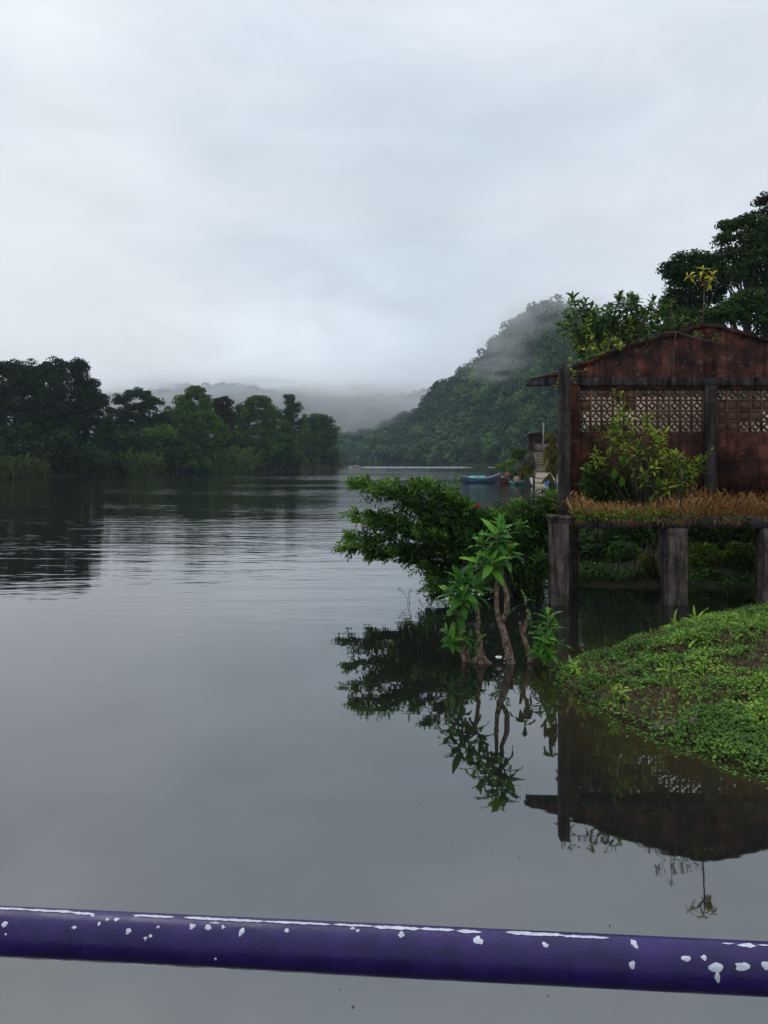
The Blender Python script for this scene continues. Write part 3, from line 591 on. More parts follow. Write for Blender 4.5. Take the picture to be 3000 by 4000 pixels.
# ------------------------------------------------------------------ building
YF, YW = 16.1, 17.5               # porch front and gable wall
zs0, zs1 = 1.60, 1.85             # slab
X = lambda px: (px - 1500) * YW / F; XF = lambda px: (px - 1500) * YF / F; Z = lambda py: CAM_H - (py - 1800) * YW / F; ZF = lambda py: CAM_H - (py - 1800) * YF / F
bd = thing('ruined_building', (7.2, 20, 0), 'roofless red-brown masonry building on concrete piers over the water', 'building')
g = Geo(); top = [(2048, 1488), (2175, 1451), (2301, 1406), (2370, 1378), (2446, 1351), (2540, 1322), (2639, 1297), (2705, 1273), (2745, 1268), (2784, 1267), (2898, 1297), (3000, 1327), (3120, 1368), (3290, 1420), (3500, 1490)]
pts = []
for (a, c_), (a2, c2) in zip(top[:-1], top[1:]):
    for k in range(5):
        u = k / 5; pts.append((X(a + (a2 - a) * u), Z(c_ + (c2 - c_) * u) + rng.uniform(-.018, .018)))
pts.append((X(3500), Z(1490)))
zb = Z(1476); zb0 = Z(1508)
poly = [(X(2089), zb + .002)] + [p for p in pts if p[0] > X(2095) and p[1] > zb + .004] + [(X(3455), zb + .002)]
g.prism(poly[::-1], YW - .07, YW + .09); g.build('gable_wall', M['masonry'], bd)
g = Geo(); g.prism([(x, z) for x, z in pts] + [(x, z - .085 * min(1, .25 + (x - X(2048)) / 1.2)) for x, z in pts[::-1]], YW - .12, YW + .14); 
bevel(g.build('coping', M['masonry'], bd), .01)
g = Geo(); g.prism([(X(2056), zb0), (X(3500), zb0), (X(3500), zb), (X(2100), zb), (X(2056), Z(1497))], YW - .115, YW + .135); bevel(g.build('tie_beam', M['beam'], bd), .015)
zg1, zg0 = Z(1522), Z(1688)
for a, b_ in ((2262, 2745), (2793, 3290)):
    g = Geo(); g.box(X(a), X(b_), YW - .07, YW + .07, zs1, zg0); g.box(X(a), X(b_), YW - .075, YW + .075, zg1, zb0 - .002); g.build('wall_panel', M['masonry'], bd)
# pierced screen blocks
def screen(a, b_, rows, cols, solid=()):
    g = Geo(); x0, x1 = X(a), X(b_); dx = (x1 - x0) / cols; dz = (zg1 - zg0) / rows; f = .020; y0, y1 = YW - .05, YW + .05
    for i in range(cols + 1): g.box(x0 + i * dx - f, x0 + i * dx + f, y0, y1, zg0, zg1)
    for j in range(rows + 1): g.box(x0 - f, x1 + f, y0 + .003, y1 - .003, zg0 + j * dz - f, zg0 + j * dz + f)
    for i in range(cols):
        for j in range(rows):
            cx, cz = x0 + (i + .5) * dx, zg0 + (j + .5) * dz
            if (i, j) in solid: g.box(cx - dx / 2, cx + dx / 2, YW - .03, YW + .03, cz - dz / 2, cz + dz / 2); continue
            r = .30 * dx; w_ = .013
            dm = [(r, 0), (0, r), (-r, 0), (0, -r)]
            for k in range(4):
                (ax, az), (bx, bz) = dm[k], dm[(k + 1) % 4]; L_ = math.hypot(bx - ax, bz - az); ux, uz = (bx - ax) / L_, (bz - az) / L_; nx, nz_ = -uz * w_, ux * w_
                g.prism([(cx + ax + nx, cz + az + nz_), (cx + ax - nx, cz + az - nz_), (cx + bx - nx, cz + bz - nz_), (cx + bx + nx, cz + bz + nz_)], y0 + .006, y1 - .006)
                ex, ez = (ax / r * dx / 2, az / r * dz / 2); tx, tz = (az / r * w_, -ax / r * w_)
                g.prism([(cx + ax + tx, cz + az + tz), (cx + ex + tx, cz + ez + tz), (cx + ex - tx, cz + ez - tz), (cx + ax - tx, cz + az - tz)], y0 + .009, y1 - .009)
    g.build('pierced_screen', M['screen'], bd)
screen(2262, 2745, 4, 11, {(3, 3), (4, 3), (4, 2), (0, 2)})
screen(2793, 3290, 4, 11, {(i, j) for i in range(0, 3) for j in (1, 2)} | {(3, 2), (4, 2), (3, 1), (0, 0), (1, 0)})
# columns
def col(name, x0, x1, y0, y1, z0, z1, mat):
    g = Geo(); n = 12
    zs = np.linspace(z0, z1, n); ring = [(x0, y0), (x1, y0), (x1, y1), (x0, y1)]
    v = []
    for z in zs:
        for (x, y) in ring: v.append((x + rng.uniform(-.006, .006), y + rng.uniform(-.006, .006), z))
    fs = [[k * 4 + j, k * 4 + (j + 1) % 4, k * 4 + 4 + (j + 1) % 4, k * 4 + 4 + j] for k in range(n - 1) for j in range(4)] + [[3, 2, 1, 0], [4 * n - 4, 4 * n - 3, 4 * n - 2, 4 * n - 1]]
    g.add(v, fs); o = g.build(name, M[mat], bd); bevel(o, .014); return o
col('column', X(2745), X(2793), YW - .16, YW + .13, zs1, zb0 - .003, 'concrete')
col('column', X(2748), X(2790), YW - .11, YW + .07, zb + .003, Z(1285), 'masonry')
col('column', X(2224), X(2262), YW - .13, YW + .13, zs1, zb0 - .003, 'masonry')
cc = col('column', XF(2182), XF(2223), YF - .11, YF + .11, ZF(2012), ZF(1442), 'concrete')
for dx, zz in ((-.03, 1400), (.035, 1412)):
    g = Geo(); g.tube([(XF(2200) + dx, YF, ZF(1450)), (XF(2200) + dx * .8, YF, ZF(zz))], .012, 6); g.build('rebar', M['rust'], bd)
# piers
def pier(x0, x1, y0, y1, cap=False, zt=zs0):
    col('pier', x0, x1, y0, y1, -1.5, zt - .001 if not cap else ZF(2036), 'pier')
    if cap:
        for k, (a, z0, z1) in enumerate(((.035, ZF(2036), ZF(2030)), (.0, ZF(2030) + .001, ZF(2024)), (.05, ZF(2024) + .001, ZF(2012)))):
            g = Geo(); g.box(x0 - a, x1 + a, y0 - a, y1 + a, z0, z1); bevel(g.build('pier_cap', M['pier'], bd), .008)
pier(XF(2148), XF(2213), YF - .2, YF + .17, True)
pier(XF(2596), XF(2673), YF - .2, YF + .2)
pier(XF(2965), XF(3042), YF - .2, YF + .2)
for yy in (18.4,):
    for x0 in (.236 * yy - .02, 6.62, 9.02, 10.5): pier(x0, x0 + .3, yy - .15, yy + .15)
g = Geo(); a_ = XF(2214); fp = [(a_, YF - .15), (10.9, YF - .15), (10.9, 18.9), (4.6, 18.9)]
g.add([(x, y, zs0 + .06) for x, y in fp] + [(x, y, zs1) for x, y in fp], [[3, 2, 1, 0], [4, 5, 6, 7], [0, 1, 5, 4], [1, 2, 6, 5], [2, 3, 7, 6], [3, 0, 4, 7]]); g.build('floor_slab', M['pier'], bd)
g = Geo(); g.box(XF(2214), 10.9, YF - .19, YF + .12, zs0, zs1 - .03); g.build('edge_beam', M['concrete'], bd)
for yy in (18.3,):
    g = Geo(); g.box(.24 * yy + .02, 10.85, yy, yy + .2, zs0, zs0 + .059); g.build('floor_beam', M['pier'], bd)
g = Geo(); g.box(6.3, 10.9, 24.1, 24.3, -.5, 5.0); g.build('back_wall', M['plaster'], bd)
g = Geo(); g.box(10.91, 11.06, YW + .15, 24.05, -.5, 4.8); g.build('side_wall', M['plaster'], bd)

# dry grass and moss on the porch edge
g = Geo(); n = 7800; x = rng.uniform(XF(2225), 10.6, n); y = YF - .17 + rng.uniform(0, 1, n) ** 1.3 * 1.35
hgt = rng.uniform(.04, .38, n) ** 1.2 * (.7 + .6 * vnoise(x, y, 2.5, 31)) * 1.5 * (.45 + .9 * vnoise(x, y * .6, 1.1, 77)) + .14 * (y - YF) / 1.4
ln = rng.normal(0, .6, (n, 3)); ln[:, 2] = 1; nn = rv(n); nn[:, 2] *= .2
gold = np.clip(np.where(x < 6.6, rng.normal(.62, .22, n), rng.normal(.4, .16, n)), 0, 1)
blades(g, np.stack([x, y, np.full(n, zs1 - .005)], -1), ln, nn, hgt, .010, rng.uniform(.2, 1.2, n), gold, 0, 3)
n = 620; x = rng.uniform(XF(2225), 10.6, n) + .15 * rng.normal(size=n); ln = rng.normal(0, .6, (n, 3)); ln[:, 2] = -1; x = x[vnoise(x, x * 0, 3, 5) > .35]; n = len(x); ln = ln[:n]; ln[:, 1] = -.35     # hanging over the edge
blades(g, np.stack([x, np.full(n, YF - .185), rng.uniform(zs1 - .1, zs1, n)], -1), ln, np.array([[0, -1., .2]]) + 0 * ln, rng.uniform(.03, .24, n) * rng.uniform(.4, 1, n), .01, .3, rng.uniform(0, .8, n), 0, 3)
tag(g.build('dry_grass', M['dry_grass']), 'orange-brown dry grass growing along the porch of the building', 'grass', kind='stuff')
g = Geo(); n = 430; cx = rng.uniform(XF(2228), 10.5, n); cx = np.where(rng.random(n) < .6, rng.uniform(XF(2228), XF(2600), n), cx)
cen = np.stack([cx, YF - .23 + rng.uniform(0, .25, n) ** 1.5, zs1 + rng.uniform(-.10, .16, n)], -1)
clumps(g, cen, .06, 4, .05, .03, rng.uniform(.3, .95, n), six=True)
tag(g.build('porch_creeper', M['vine_leaf']), 'small yellow-green weeds creeping along the porch edge', 'weeds', kind='stuff')

# ------------------------------------------------------------------ plants with stems
def whorl(g, tip, d, n, L, W, tint, span=.35, droop=.9, spr=.15, top=.2, low=1.75, six=False, K=6):
    """spiral of leaves round the end of a stem"""
    tip = np.asarray(tip, float); d = nz(np.asarray(d, float)); ref = np.array([1, 0, 0.]) if abs(d[0]) < .8 else np.array([0, 1., 0])
    a = nz(np.cross(d, ref)); b_ = np.cross(d, a); t = np.linspace(0, 1, n); ph = np.arange(n) * 2.4 + rng.uniform(0, 6)
    el = top + (low - top) * t ** .8 + rng.normal(0, .12, n)            # angle away from the stem
    rad = np.cos(ph)[:, None] * a + np.sin(ph)[:, None] * b_
    dd = np.cos(el)[:, None] * d + np.sin(el)[:, None] * rad; nn = -np.sin(el)[:, None] * -d + np.cos(el)[:, None] * -rad
    nn = np.sin(el)[:, None] * d - np.cos(el)[:, None] * rad
    pos = tip - d * (t * span)[:, None] + rad * .01
    sz = np.where(t < .12, .6, 1) * rng.uniform(.7, 1.15, n)
    blades(g, pos, dd, nn, L * sz, W * sz, droop * rng.uniform(.5, 1.2, n), np.clip(tint + rng.normal(0, spr, n) + .25 * (t < .15), 0, 1), 0, K)

def plant(name, label, cat, stems, leaf, lmat, L, W, n, span, group=None, bark='pale_bark', tint=.5, droop=.9, r0=.02, twigs=0, K=5, low=1.75, extra=None):
    """stems: lists of points; a whorl of leaves at the end of each"""
    base = np.asarray(stems[0][0], float); root = thing(name, base, label, cat, group); gs = Geo(); gl = Geo()
    for s_ in stems:
        s_ = np.asarray(s_, float); gs.tube(s_, np.linspace(r0, r0 * .45, len(s_)), 7, rough=.15)
        whorl(gl, s_[-1], s_[-1] - s_[-2], n, L, W, tint, span, droop, low=low, K=K)
        for k in range(twigs):
            u = rng.uniform(.35, .95); i = min(int(u * (len(s_) - 1)), len(s_) - 2); p0 = s_[i] + (s_[i + 1] - s_[i]) * (u * (len(s_) - 1) - i)
            d = nz(rng.normal(0, 1, 3) * np.array([1, .8, .3]) + np.array([0, 0, .5])); e = p0 + d * rng.uniform(.5, 1.3) * L * 1.6
            gs.tube([p0, (p0 + e) / 2 + np.array([0, 0, .01]), e], [r0 * .4, r0 * .3, r0 * .2], 5); whorl(gl, e, d, max(4, int(n * .6)), L * .85, W * .85, tint, span * .7, droop, low=low, K=K)
    gs.build('stem', M[bark], root, smooth=True); gl.build('leaves', M[lmat], root, smooth=True)
    return root
YP = 11.4; Q = lambda x, y, D=YP: P(x, y, D)
SG2 = 'leafy stumps standing in the water'
# middle tall forked trunk
def stump_tree(name, label, trunk_paths, radii, heads, Ybase, tint=.5):
    root = thing(name, trunk_paths[0][0], label, 'plant', SG2); g = Geo(); gl = Geo()
    for pth, rr in zip(trunk_paths, radii):
        pth = np.asarray(pth, float); k = 14; tt = np.linspace(0, len(pth) - 1, k); path = np.stack([np.interp(tt, np.arange(len(pth)), pth[:, c]) for c in range(3)], -1)
        path += rng.normal(0, .008, path.shape); g.tube(path, np.interp(tt, np.arange(len(rr)), rr) * .74, 12, rough=.16)
    for (tip, d, n, L, W, span) in heads:
        whorl(gl, tip, d, n, L, W, tint, span, .8, .2, .25, 1.9, K=6); g2 = Geo(); g2.tube([np.asarray(tip) - nz(np.asarray(d, float)) * span * 1.3, tip], [.018, .01], 6); g2.build('shoot', M['vine_stem'], root, smooth=True)
    g.build('trunk', M['pale_bark'], root, smooth=True); gl.build('leaves', M['big_leaf'], root, smooth=True); return root
M['vine_stem'] = plain('vine_stem', (.12, .16, .05), .6, .25, 10, bmp=0)
up = (0, 0, 1)
stump_tree('stump_plant', 'tallest leafy stump, its pale trunk forked halfway up', 
    [[Q(2000, 2620), Q(1992, 2570), Q(1975, 2500), Q(1955, 2440), Q(1945, 2400), Q(1938, 2320), Q(1940, 2230)], [Q(1958, 2430), Q(1978, 2395), Q(1984, 2350), Q(1970, 2290), Q(1958, 2220), Q(1955, 2160)], [Q(2010, 2605), Q(1990, 2560), Q(1985, 2510)]],
    [[.09, .085, .072, .068, .05, .045, .035], [.05, .055, .05, .045, .04, .028], [.05, .03, .02]],
    [(Q(1960, 2055), (.05, 0, 1), 20, .33, .105, .34), (Q(1935, 2075, 11.2), (-.2, -.3, 1), 15, .30, .10, .28), (Q(1880, 2100, 11.5), (-.35, 0, 1), 18, .30, .10, .35), (Q(1985, 2140, 11.3), (.35, -.1, 1), 16, .34, .11, .3),
     (Q(1860, 2190, 11.3), (-.5, -.2, .9), 15, .30, .10, .3), (Q(1925, 2180, 11.1), (0, -.5, 1), 12, .32, .11, .3)], YP, .5)
stump_tree('stump_plant', 'left leafy stump with a low bushy head and flared root', 
    [[Q(1885, 2600), Q(1880, 2560), Q(1872, 2500), Q(1866, 2440), Q(1862, 2370), Q(1855, 2310)], [Q(1920, 2600), Q(1890, 2570), Q(1878, 2530)], [Q(1845, 2590), Q(1868, 2570), Q(1876, 2535)]],
    [[.10, .07, .05, .045, .04, .03], [.05, .045, .03], [.06, .05, .03]],
    [(Q(1790, 2240, 11.3), (-.15, 0, 1), 20, .30, .10, .35), (Q(1835, 2255, 11.2), (.1, -.3, 1), 16, .28, .10, .3), (Q(1745, 2300, 11.3), (-.5, 0, .9), 15, .27, .09, .3), (Q(1810, 2320, 11.1), (0, -.6, .8), 10, .28, .10, .28),
     (Q(1880, 2290, 11.4), (.5, -.1, .9), 14, .28, .10, .28), (Q(1770, 2370, 11.2), (-.4, -.3, .6), 8, .25, .09, .26)], YP, .42)
stump_tree('stump_plant', 'lower leafy shoots crowded at the foot of the left stump', 
    [[Q(1815, 2600, 11.5), Q(1812, 2560, 11.5), Q(1805, 2480, 11.5), Q(1800, 2400, 11.5), Q(1795, 2360, 11.5)], [Q(1835, 2590, 11.5), Q(1822, 2520, 11.5)]], [[.06, .045, .04, .035, .03], [.035, .025]],
    [(Q(1745, 2460, 11.3), (-.5, -.2, .9), 13, .22, .08, .2), (Q(1800, 2440, 11.3), (.1, -.2, 1), 12, .2, .07, .25), (Q(1840, 2480, 11.4), (.4, 0, .8), 11, .2, .07, .2), (Q(1765, 2490, 11.2), (-.1, -.5, .5), 9, .22, .08, .2), (Q(1880, 2490, 11.3), (.5, 0, .7), 8, .18, .06, .15)], YP, .38)
stump_tree('stump_plant', 'short bare forked stump with one upright leaf pair', 
    [[Q(2072, 2590), Q(2068, 2550), Q(2052, 2510), Q(2040, 2460), Q(2028, 2430)], [Q(2046, 2480), Q(2054, 2440), Q(2066, 2400), Q(2060, 2385)]], [[.055, .05, .048, .04, .02], [.035, .04, .035, .025]],
    [(Q(2050, 2330), (-.1, 0, 1), 4, .26, .06, .1), (Q(2075, 2400), (.6, 0, .8), 4, .18, .05, .06)], YP, .45)
root = stump_tree('leafy_shoots', 'bushy clump of narrow leaves in the water right of the bare stump', 
    [[Q(2140, 2625, 11.2), Q(2138, 2560, 11.2), Q(2135, 2500, 11.2), Q(2140, 2450, 11.2)]], [[.025, .022, .02, .015]],
    [(Q(2140, 2395, 11.2), (0, 0, 1), 17, .24, .055, .3), (Q(2170, 2440, 11.2), (.5, 0, .9), 14, .24, .055, .25), (Q(2105, 2450, 11.1), (-.5, -.1, .9), 14, .22, .055, .25), (Q(2130, 2490, 11.0), (-.1, -.6, .8), 14, .22, .055, .25),
     (Q(2185, 2510, 11.1), (.6, -.2, .5), 13, .22, .055, .22), (Q(2095, 2530, 11.1), (-.6, -.3, .4), 12, .2, .055, .2), (Q(2150, 2550, 11.0), (.2, -.7, .3), 12, .22, .055, .2)], YP, .5)
rock('floating_scrap', Q(1948, 2568), (.05, .05, .02), 'white scrap floating between the two leafy stumps', 'white_paint', seed=1)['category'] = 'litter'

# overhanging bush
YB = 17.0
bush = thing('overhanging_bush', PW(2000, YB, -.2), 'wide dark green bush arching low over the water left of the piers', 'shrub')
tips = [(1365, 1890), (1395, 1880), (1450, 1900), (1500, 1890), (1345, 2000), (1380, 2030), (1420, 2000), (1318, 2148), (1370, 2130), (1345, 2100), (1440, 2165), (1480, 2140), (1570, 2195), (1620, 2215), (1680, 2250), (1660, 2290), (1700, 2310), (1560, 1930), (1640, 1885), (1600, 1900), (1700, 1940), (1760, 1935),
        (1790, 1960), (1840, 2000), (1900, 2010), (1960, 2005), (2010, 1985), (2060, 1985), (2120, 1980), (2160, 1950), (2170, 1960), (1780, 1915), (1520, 2050), (1600, 2080), (1700, 2090), (1800, 2100), (1900, 2080), (2000, 2060), (2100, 2050), (2170, 2080), (1750, 2200), (2100, 2180), (2160, 2200), (2050, 2250), (1980, 2200), (1640, 2000), (1700, 2160)]
gs = Geo(); gl = Geo()
for (tx, ty) in tips:
    e = P(tx + (26 if tx < 1650 else 0), ty, YB + rng.uniform(-.9, .7)); s_ = PW(rng.uniform(1880, 2140), YB + rng.uniform(-.3, .4), -.1)
    m = 9; u = np.linspace(0, 1, m)[:, None]; path = s_ * (1 - u) + e * u; path[:, 2] += (np.sin(u[:, 0] * np.pi) * .1 * abs(e[0] - s_[0])); path += rng.normal(0, .03, path.shape); path[-1] = e
    gs.tube(path, np.linspace(.035, .006, m), 6)
    L_ = np.linalg.norm(e - s_)
    for k in range(int(10 + L_ * 12)):                                  # twigs with paired leaves
        uu = rng.uniform(.3, 1) ** .7; i = min(int(uu * (m - 1)), m - 2); p0 = path[i] + (path[i + 1] - path[i]) * (uu * (m - 1) - i)
        d = nz(nz(path[i + 1] - path[i]) * 1.1 + rv(1)[0] * np.array([.9, .9, .55]) + np.array([0, 0, .05])); ln_ = rng.uniform(.15, .34); q = 10
        tt = np.linspace(.1, 1, q)[:, None]; pos = p0 + d * tt * ln_ + np.array([0, 0, -.08]) * tt ** 2 * ln_
        sd_ = nz(np.cross(d, rv(1)[0])); sg = np.where(np.arange(q) % 2, 1, -1)[:, None]
        dd = nz(d * .7 + sd_ * sg + rv(q) * .25); nn = nz(np.cross(d, sd_) * np.sign(np.cross(d, sd_)[2] + 1e-6) + rv(q) * .35)
        ti = .32 + .35 * (uu > .9) + rng.normal(0, .1)
        leaves(gl, pos, dd, nn, .125 * rng.uniform(.6, 1.2, q), .044, np.clip(ti + rng.normal(0, .12, q) + .2 * (tt[:, 0] > .85), 0, 1), 0, True)
gs.build('branches', M['dark_bark'], bush, smooth=True)
# leaf masses between the branches
cs = []
for (ex, ey, rx, ry, n) in [(1600, 2040, 150, 70, 80), (1780, 2080, 190, 100, 210), (2000, 2090, 180, 130, 260), (1480, 2080, 110, 50, 24), (1720, 2140, 100, 60, 55), (1870, 2230, 130, 90, 110), (2050, 2260, 110, 90, 140), (1480, 1940, 90, 26, 12), (2130, 2000, 70, 80, 90), (1620, 1960, 90, 30, 22)]:
    d = rv(n); cs.append(P(ex, ey, YB + .2) + d * rng.uniform(.2, 1, (n, 1)) ** .5 * np.array([rx * YB / F, .8, ry * YB / F]))
cs = np.concatenate(cs); clumps(gl, cs, .20, 10, .125, .046, np.clip(rng.normal(.36, .15, len(cs)), 0, 1), six=True)
gl.build('foliage', M['bush_leaf'], bush)
M['flower'] = plain('flower', (.40, .09, .05), .6, .2, 10)
fl = thing('flower', P(1865, 1977, 16.2), 'orange-red flower head on top of the overhanging bush', 'flower'); g = Geo(); d = rv(40); d[:, 2] = abs(d[:, 2])
leaves(g, np.broadcast_to(P(1865, 1982, 16.2), (40, 3)), d, rv(40), .1, .04, .5, 0, True); g.build('petals', M['flower'], fl)
root = plant('water_twig', 'tiny bare twig with few leaves poking from the water left of the stumps', 'plant', [[PW(1600, 16.2, -.1), P(1588, 2330, 16.2), P(1560, 2300, 16.2)], [PW(1602, 16.2, -.1), P(1596, 2320, 16.2), P(1605, 2305, 16.2)]], None, 'dark_leaf', .07, .03, 8, .12, None, 'dark_bark', .4, r0=.006)

# small tree rising behind the left roof slope
YT = 24.8
tr = thing('big_leaved_tree', PW(2330, YT, .6), 'small tree with glossy clustered leaves rising behind the left roof slope', 'tree'); gs = Geo(); gl = Geo(); gy = Geo()
heads = [(2195, 1258), (2240, 1262), (2245, 1170), (2270, 1185), (2290, 1215), (2330, 1195), (2225, 1215), (2380, 1200), (2420, 1150), (2450, 1145), (2475, 1150), (2440, 1190), (2490, 1190), (2400, 1240), (2540, 1175), (2575, 1185), (2590, 1210), (2520, 1220), (2550, 1240), (2480, 1240), (2350, 1250), (2300, 1260), (2270, 1300), (2250, 1320), (2320, 1310), (2370, 1300), (2420, 1290), (2270, 1350), (2300, 1370), (2340, 1360), (2460, 1290), (2500, 1280), (2390, 1340), (2290, 1290), (2430, 1230), (2360, 1220), (2330, 1280), (2445, 1260), (2560, 1270), (2310, 1235)]
stm = [P(2360, 1420, YT), P(2440, 1400, YT), P(2300, 1420, YT)]
gs.tube([PW(2340, YT, .3), P(2350, 1600, YT), P(2365, 1420, YT)], [.12, .1, .08], 8, rough=.1)
for s_ in (stm[1], stm[2]): gs.tube([P(2352, 1600, YT), (P(2352, 1600, YT) + s_) / 2 + np.array([0, 0, .1]), s_], [.07, .06, .045], 7)
for hx, hy in heads:
    for rep in range(3):
        e = P(hx + rng.normal(0, 12), hy + rng.normal(0, 10), YT + rng.uniform(-1, 1)); s_ = stm[int(np.argmin([abs(hx - 2360), abs(hx - 2480), abs(hx - 2270)]))]
        gs.tube([s_, (s_ + e) / 2 + rng.normal(0, .06, 3), e], [.03, .018, .008], 5)
        yl = hy > 1165 and rng.random() < .12
        whorl(gy if yl else gl, e, (e - s_) + np.array([0, 0, .4]), 13, .27, .12, .6 if yl else .5, .42, .8, .15, .2, 1.8, K=4)
gs.build('branches', M['bark'], tr, smooth=True); gl.build('leaves', M['bush_leaf'], tr, smooth=True); gy.build('young_leaves', M['vine_leaf'], tr, smooth=True)

# plants rooted on the wall
WG = 'plants growing on the ruined walls'
W_ = lambda x, y, D=YW - .05: P(x, y, D)
plant('yellow_sapling', 'slender yellow-leaved sapling growing from the apex of the gable', 'plant', [[W_(2745, 1275), W_(2748, 1200), W_(2752, 1110), W_(2748, 1075), W_(2745, 1050)], [W_(2752, 1110), W_(2725, 1090), W_(2700, 1082), W_(2690, 1078)], [W_(2752, 1105), W_(2775, 1085), W_(2785, 1068)], [W_(2752, 1130), W_(2762, 1110), W_(2768, 1095)]],
      None, 'yellow_leaf', .17, .085, 7, .12, WG, 'bark', .78, 1.2, .022, low=2.2)
plant('yellow_green_shrub', 'yellow-green shrub sprouting on the left roof slope in front of the glossy tree', 'plant', [[W_(2330, 1400), W_(2345, 1370), W_(2320, 1335), W_(2310, 1310)], [W_(2340, 1390), W_(2380, 1340), W_(2400, 1320)], [W_(2330, 1400), W_(2300, 1370), W_(2285, 1360)], [W_(2340, 1395), W_(2365, 1370), W_(2375, 1365)], [W_(2345, 1390), W_(2420, 1350), W_(2428, 1370)]],
      None, 'yellow_leaf', .15, .08, 8, .2, WG, 'bark', .42, .8, .015, twigs=2)
plant('wall_seedling', 'pair of yellow-green shoots on the corner beside the column top', 'plant', [[W_(2225, 1470, YF), W_(2228, 1430, YF), W_(2226, 1400, YF)], [W_(2222, 1480, YF), W_(2238, 1465, YF), W_(2240, 1455, YF)]],
      None, 'yellow_leaf', .12, .07, 7, .25, WG, 'vine_stem', .4, .9, .008, twigs=1)
plant('wall_seedling', 'small yellow-green tuft on the left side of the column under the eave', 'plant', [[W_(2185, 1490, YF), W_(2178, 1500, YF), W_(2172, 1508, YF)]], None, 'yellow_leaf', .12, .07, 9, .2, WG, 'vine_stem', .4, .9, .008)
plant('thin_twigs', 'thin sparse twigs on the crest between the shrub and the yellow sapling', 'plant', [[W_(2640, 1300), W_(2632, 1260), W_(2630, 1230)], [W_(2650, 1300), W_(2680, 1265), W_(2735, 1240)], [W_(2655, 1300), W_(2665, 1260), W_(2670, 1240)], [W_(2620, 1300), W_(2622, 1200), W_(2625, 1170)], [W_(2540, 1325), W_(2600, 1270), W_(2560, 1230)], [W_(2450, 1350), W_(2520, 1315), W_(2600, 1300)]],
      None, 'vine_leaf', .07, .035, 4, .12, WG, 'bark', .5, .7, .010, twigs=5)
root = thing('hanging_root', W_(2640, 1300, YW - .13), 'long pale root trailing across and down the gable wall', 'root', WG); g = Geo()
g.tube([W_(2600, 1300, YW - .16), W_(2640, 1296, YW - .16), W_(2700, 1315, YW - .16), W_(2760, 1330, YW - .16), W_(2815, 1340, YW - .17)], [.012, .018, .016, .014, .01], 6)
g.tube([W_(2640, 1297, YW - .16), W_(2634, 1360, YW - .17), W_(2630, 1430, YW - .17), W_(2625, 1510, YW - .2)], [.014, .012, .01, .006], 6); g.build('strands', M['bark'], root, smooth=True)
plant('wall_weed', 'small green weed rooted on the gable just right of the apex column', 'plant', [[W_(2800, 1340, YW - .1), W_(2805, 1320, YW - .16), W_(2800, 1305, YW - .16)], [W_(2770, 1330, YW - .1), W_(2735, 1315, YW - .16), W_(2722, 1305, YW - .16)]], None, 'vine_leaf', .08, .045, 6, .1, WG, 'bark', .6, .8, .006, twigs=2)
plant('climbing_vine', 'climbing stem with bright yellow leaves in front of the left screen', 'plant', [[W_(2420, 1700, 17.2), W_(2415, 1640, 17.2), W_(2405, 1580, 17.2), W_(2398, 1525, 17.2)], [W_(2415, 1620, 17.2), W_(2425, 1570, 17.2), W_(2430, 1535, 17.2)], [W_(2418, 1640, 17.2), W_(2435, 1590, 17.2), W_(2440, 1575, 17.2)]],
      None, 'yellow_leaf', .15, .075, 9, .3, WG, 'vine_stem', .48, 1.0, .008)
# porch shrub
root = thing('porch_shrub', PW(2520, 16.75, zs1), 'large yellow-green shrub growing on the porch against the wall', 'shrub'); gs = Geo(); gl = Geo(); gd = Geo()
hd = [(2420, 1620), (2400, 1650), (2450, 1640), (2380, 1690), (2430, 1690), (2520, 1620), (2515, 1650), (2470, 1690), (2540, 1680), (2500, 1720), (2560, 1700), (2590, 1710), (2400, 1730), (2440, 1740), (2480, 1750), (2530, 1750), (2580, 1750), (2620, 1770), (2655, 1770), (2630, 1800), (2590, 1800), (2540, 1800), (2480, 1800), (2430, 1790), (2380, 1770), (2330, 1765), (2350, 1800), (2300, 1820), (2690, 1820), (2710, 1840), (2660, 1850), (2620, 1850), (2570, 1850), (2520, 1850), (2640, 1890), (2600, 1880), (2530, 1920), (2550, 1950), (2480, 1860), (2500, 1890), (2720, 1790), (2680, 1800)]
for hx, hy in hd:
    D = rng.uniform(16.3, 17.0); e = P(hx, hy, D); s_ = PW(2520 + (hx - 2520) * .25, 16.75, zs1)
    gs.tube([s_, (s_ + e) / 2 + rng.normal(0, .05, 3), e], [.016, .011, .005], 5)
    whorl(gl, e, (e - s_) * .5 + np.array([0, 0, .5]) + rng.normal(0, .2, 3), 11, .19, .062, rng.uniform(.45, 1), .30, .8, .15, .2, 1.7, K=4)
    whorl(gl, e + rng.normal(0, .08, 3), np.array([rng.normal(0, .5), -.4, .8]), 8, .18, .06, rng.uniform(.45, 1), .24, .8, .15, .2, 1.7, K=4)
for hx, hy in [(2310, 1850), (2340, 1880), (2370, 1860), (2300, 1900), (2400, 1900), (2440, 1880), (2330, 1830), (2420, 1850), (2470, 1900), (2280, 1880), (2450, 1930), (2370, 1930), (2320, 1930)]:
    for k in range(3):
        e = P(hx + rng.normal(0, 15), hy + rng.normal(0, 12), rng.uniform(16.7, 17.1)); whorl(gd, e, rng.normal(0, .4, 3) + np.array([0, -.2, .8]), 12, .16, .06, .4, .25, .8, K=4)
n = 4; blades(gl, np.array([P(x, y, 16.35) for x, y in ((2400, 1830), (2430, 1860), (2440, 1780), (2570, 1860))]), np.array([[-.1, -.2, -1.]] * n), np.array([[0, -1., -.1]] * n), .24, .15, .5, np.array([.35, .25, .2, .3]), 0, 6, .8)
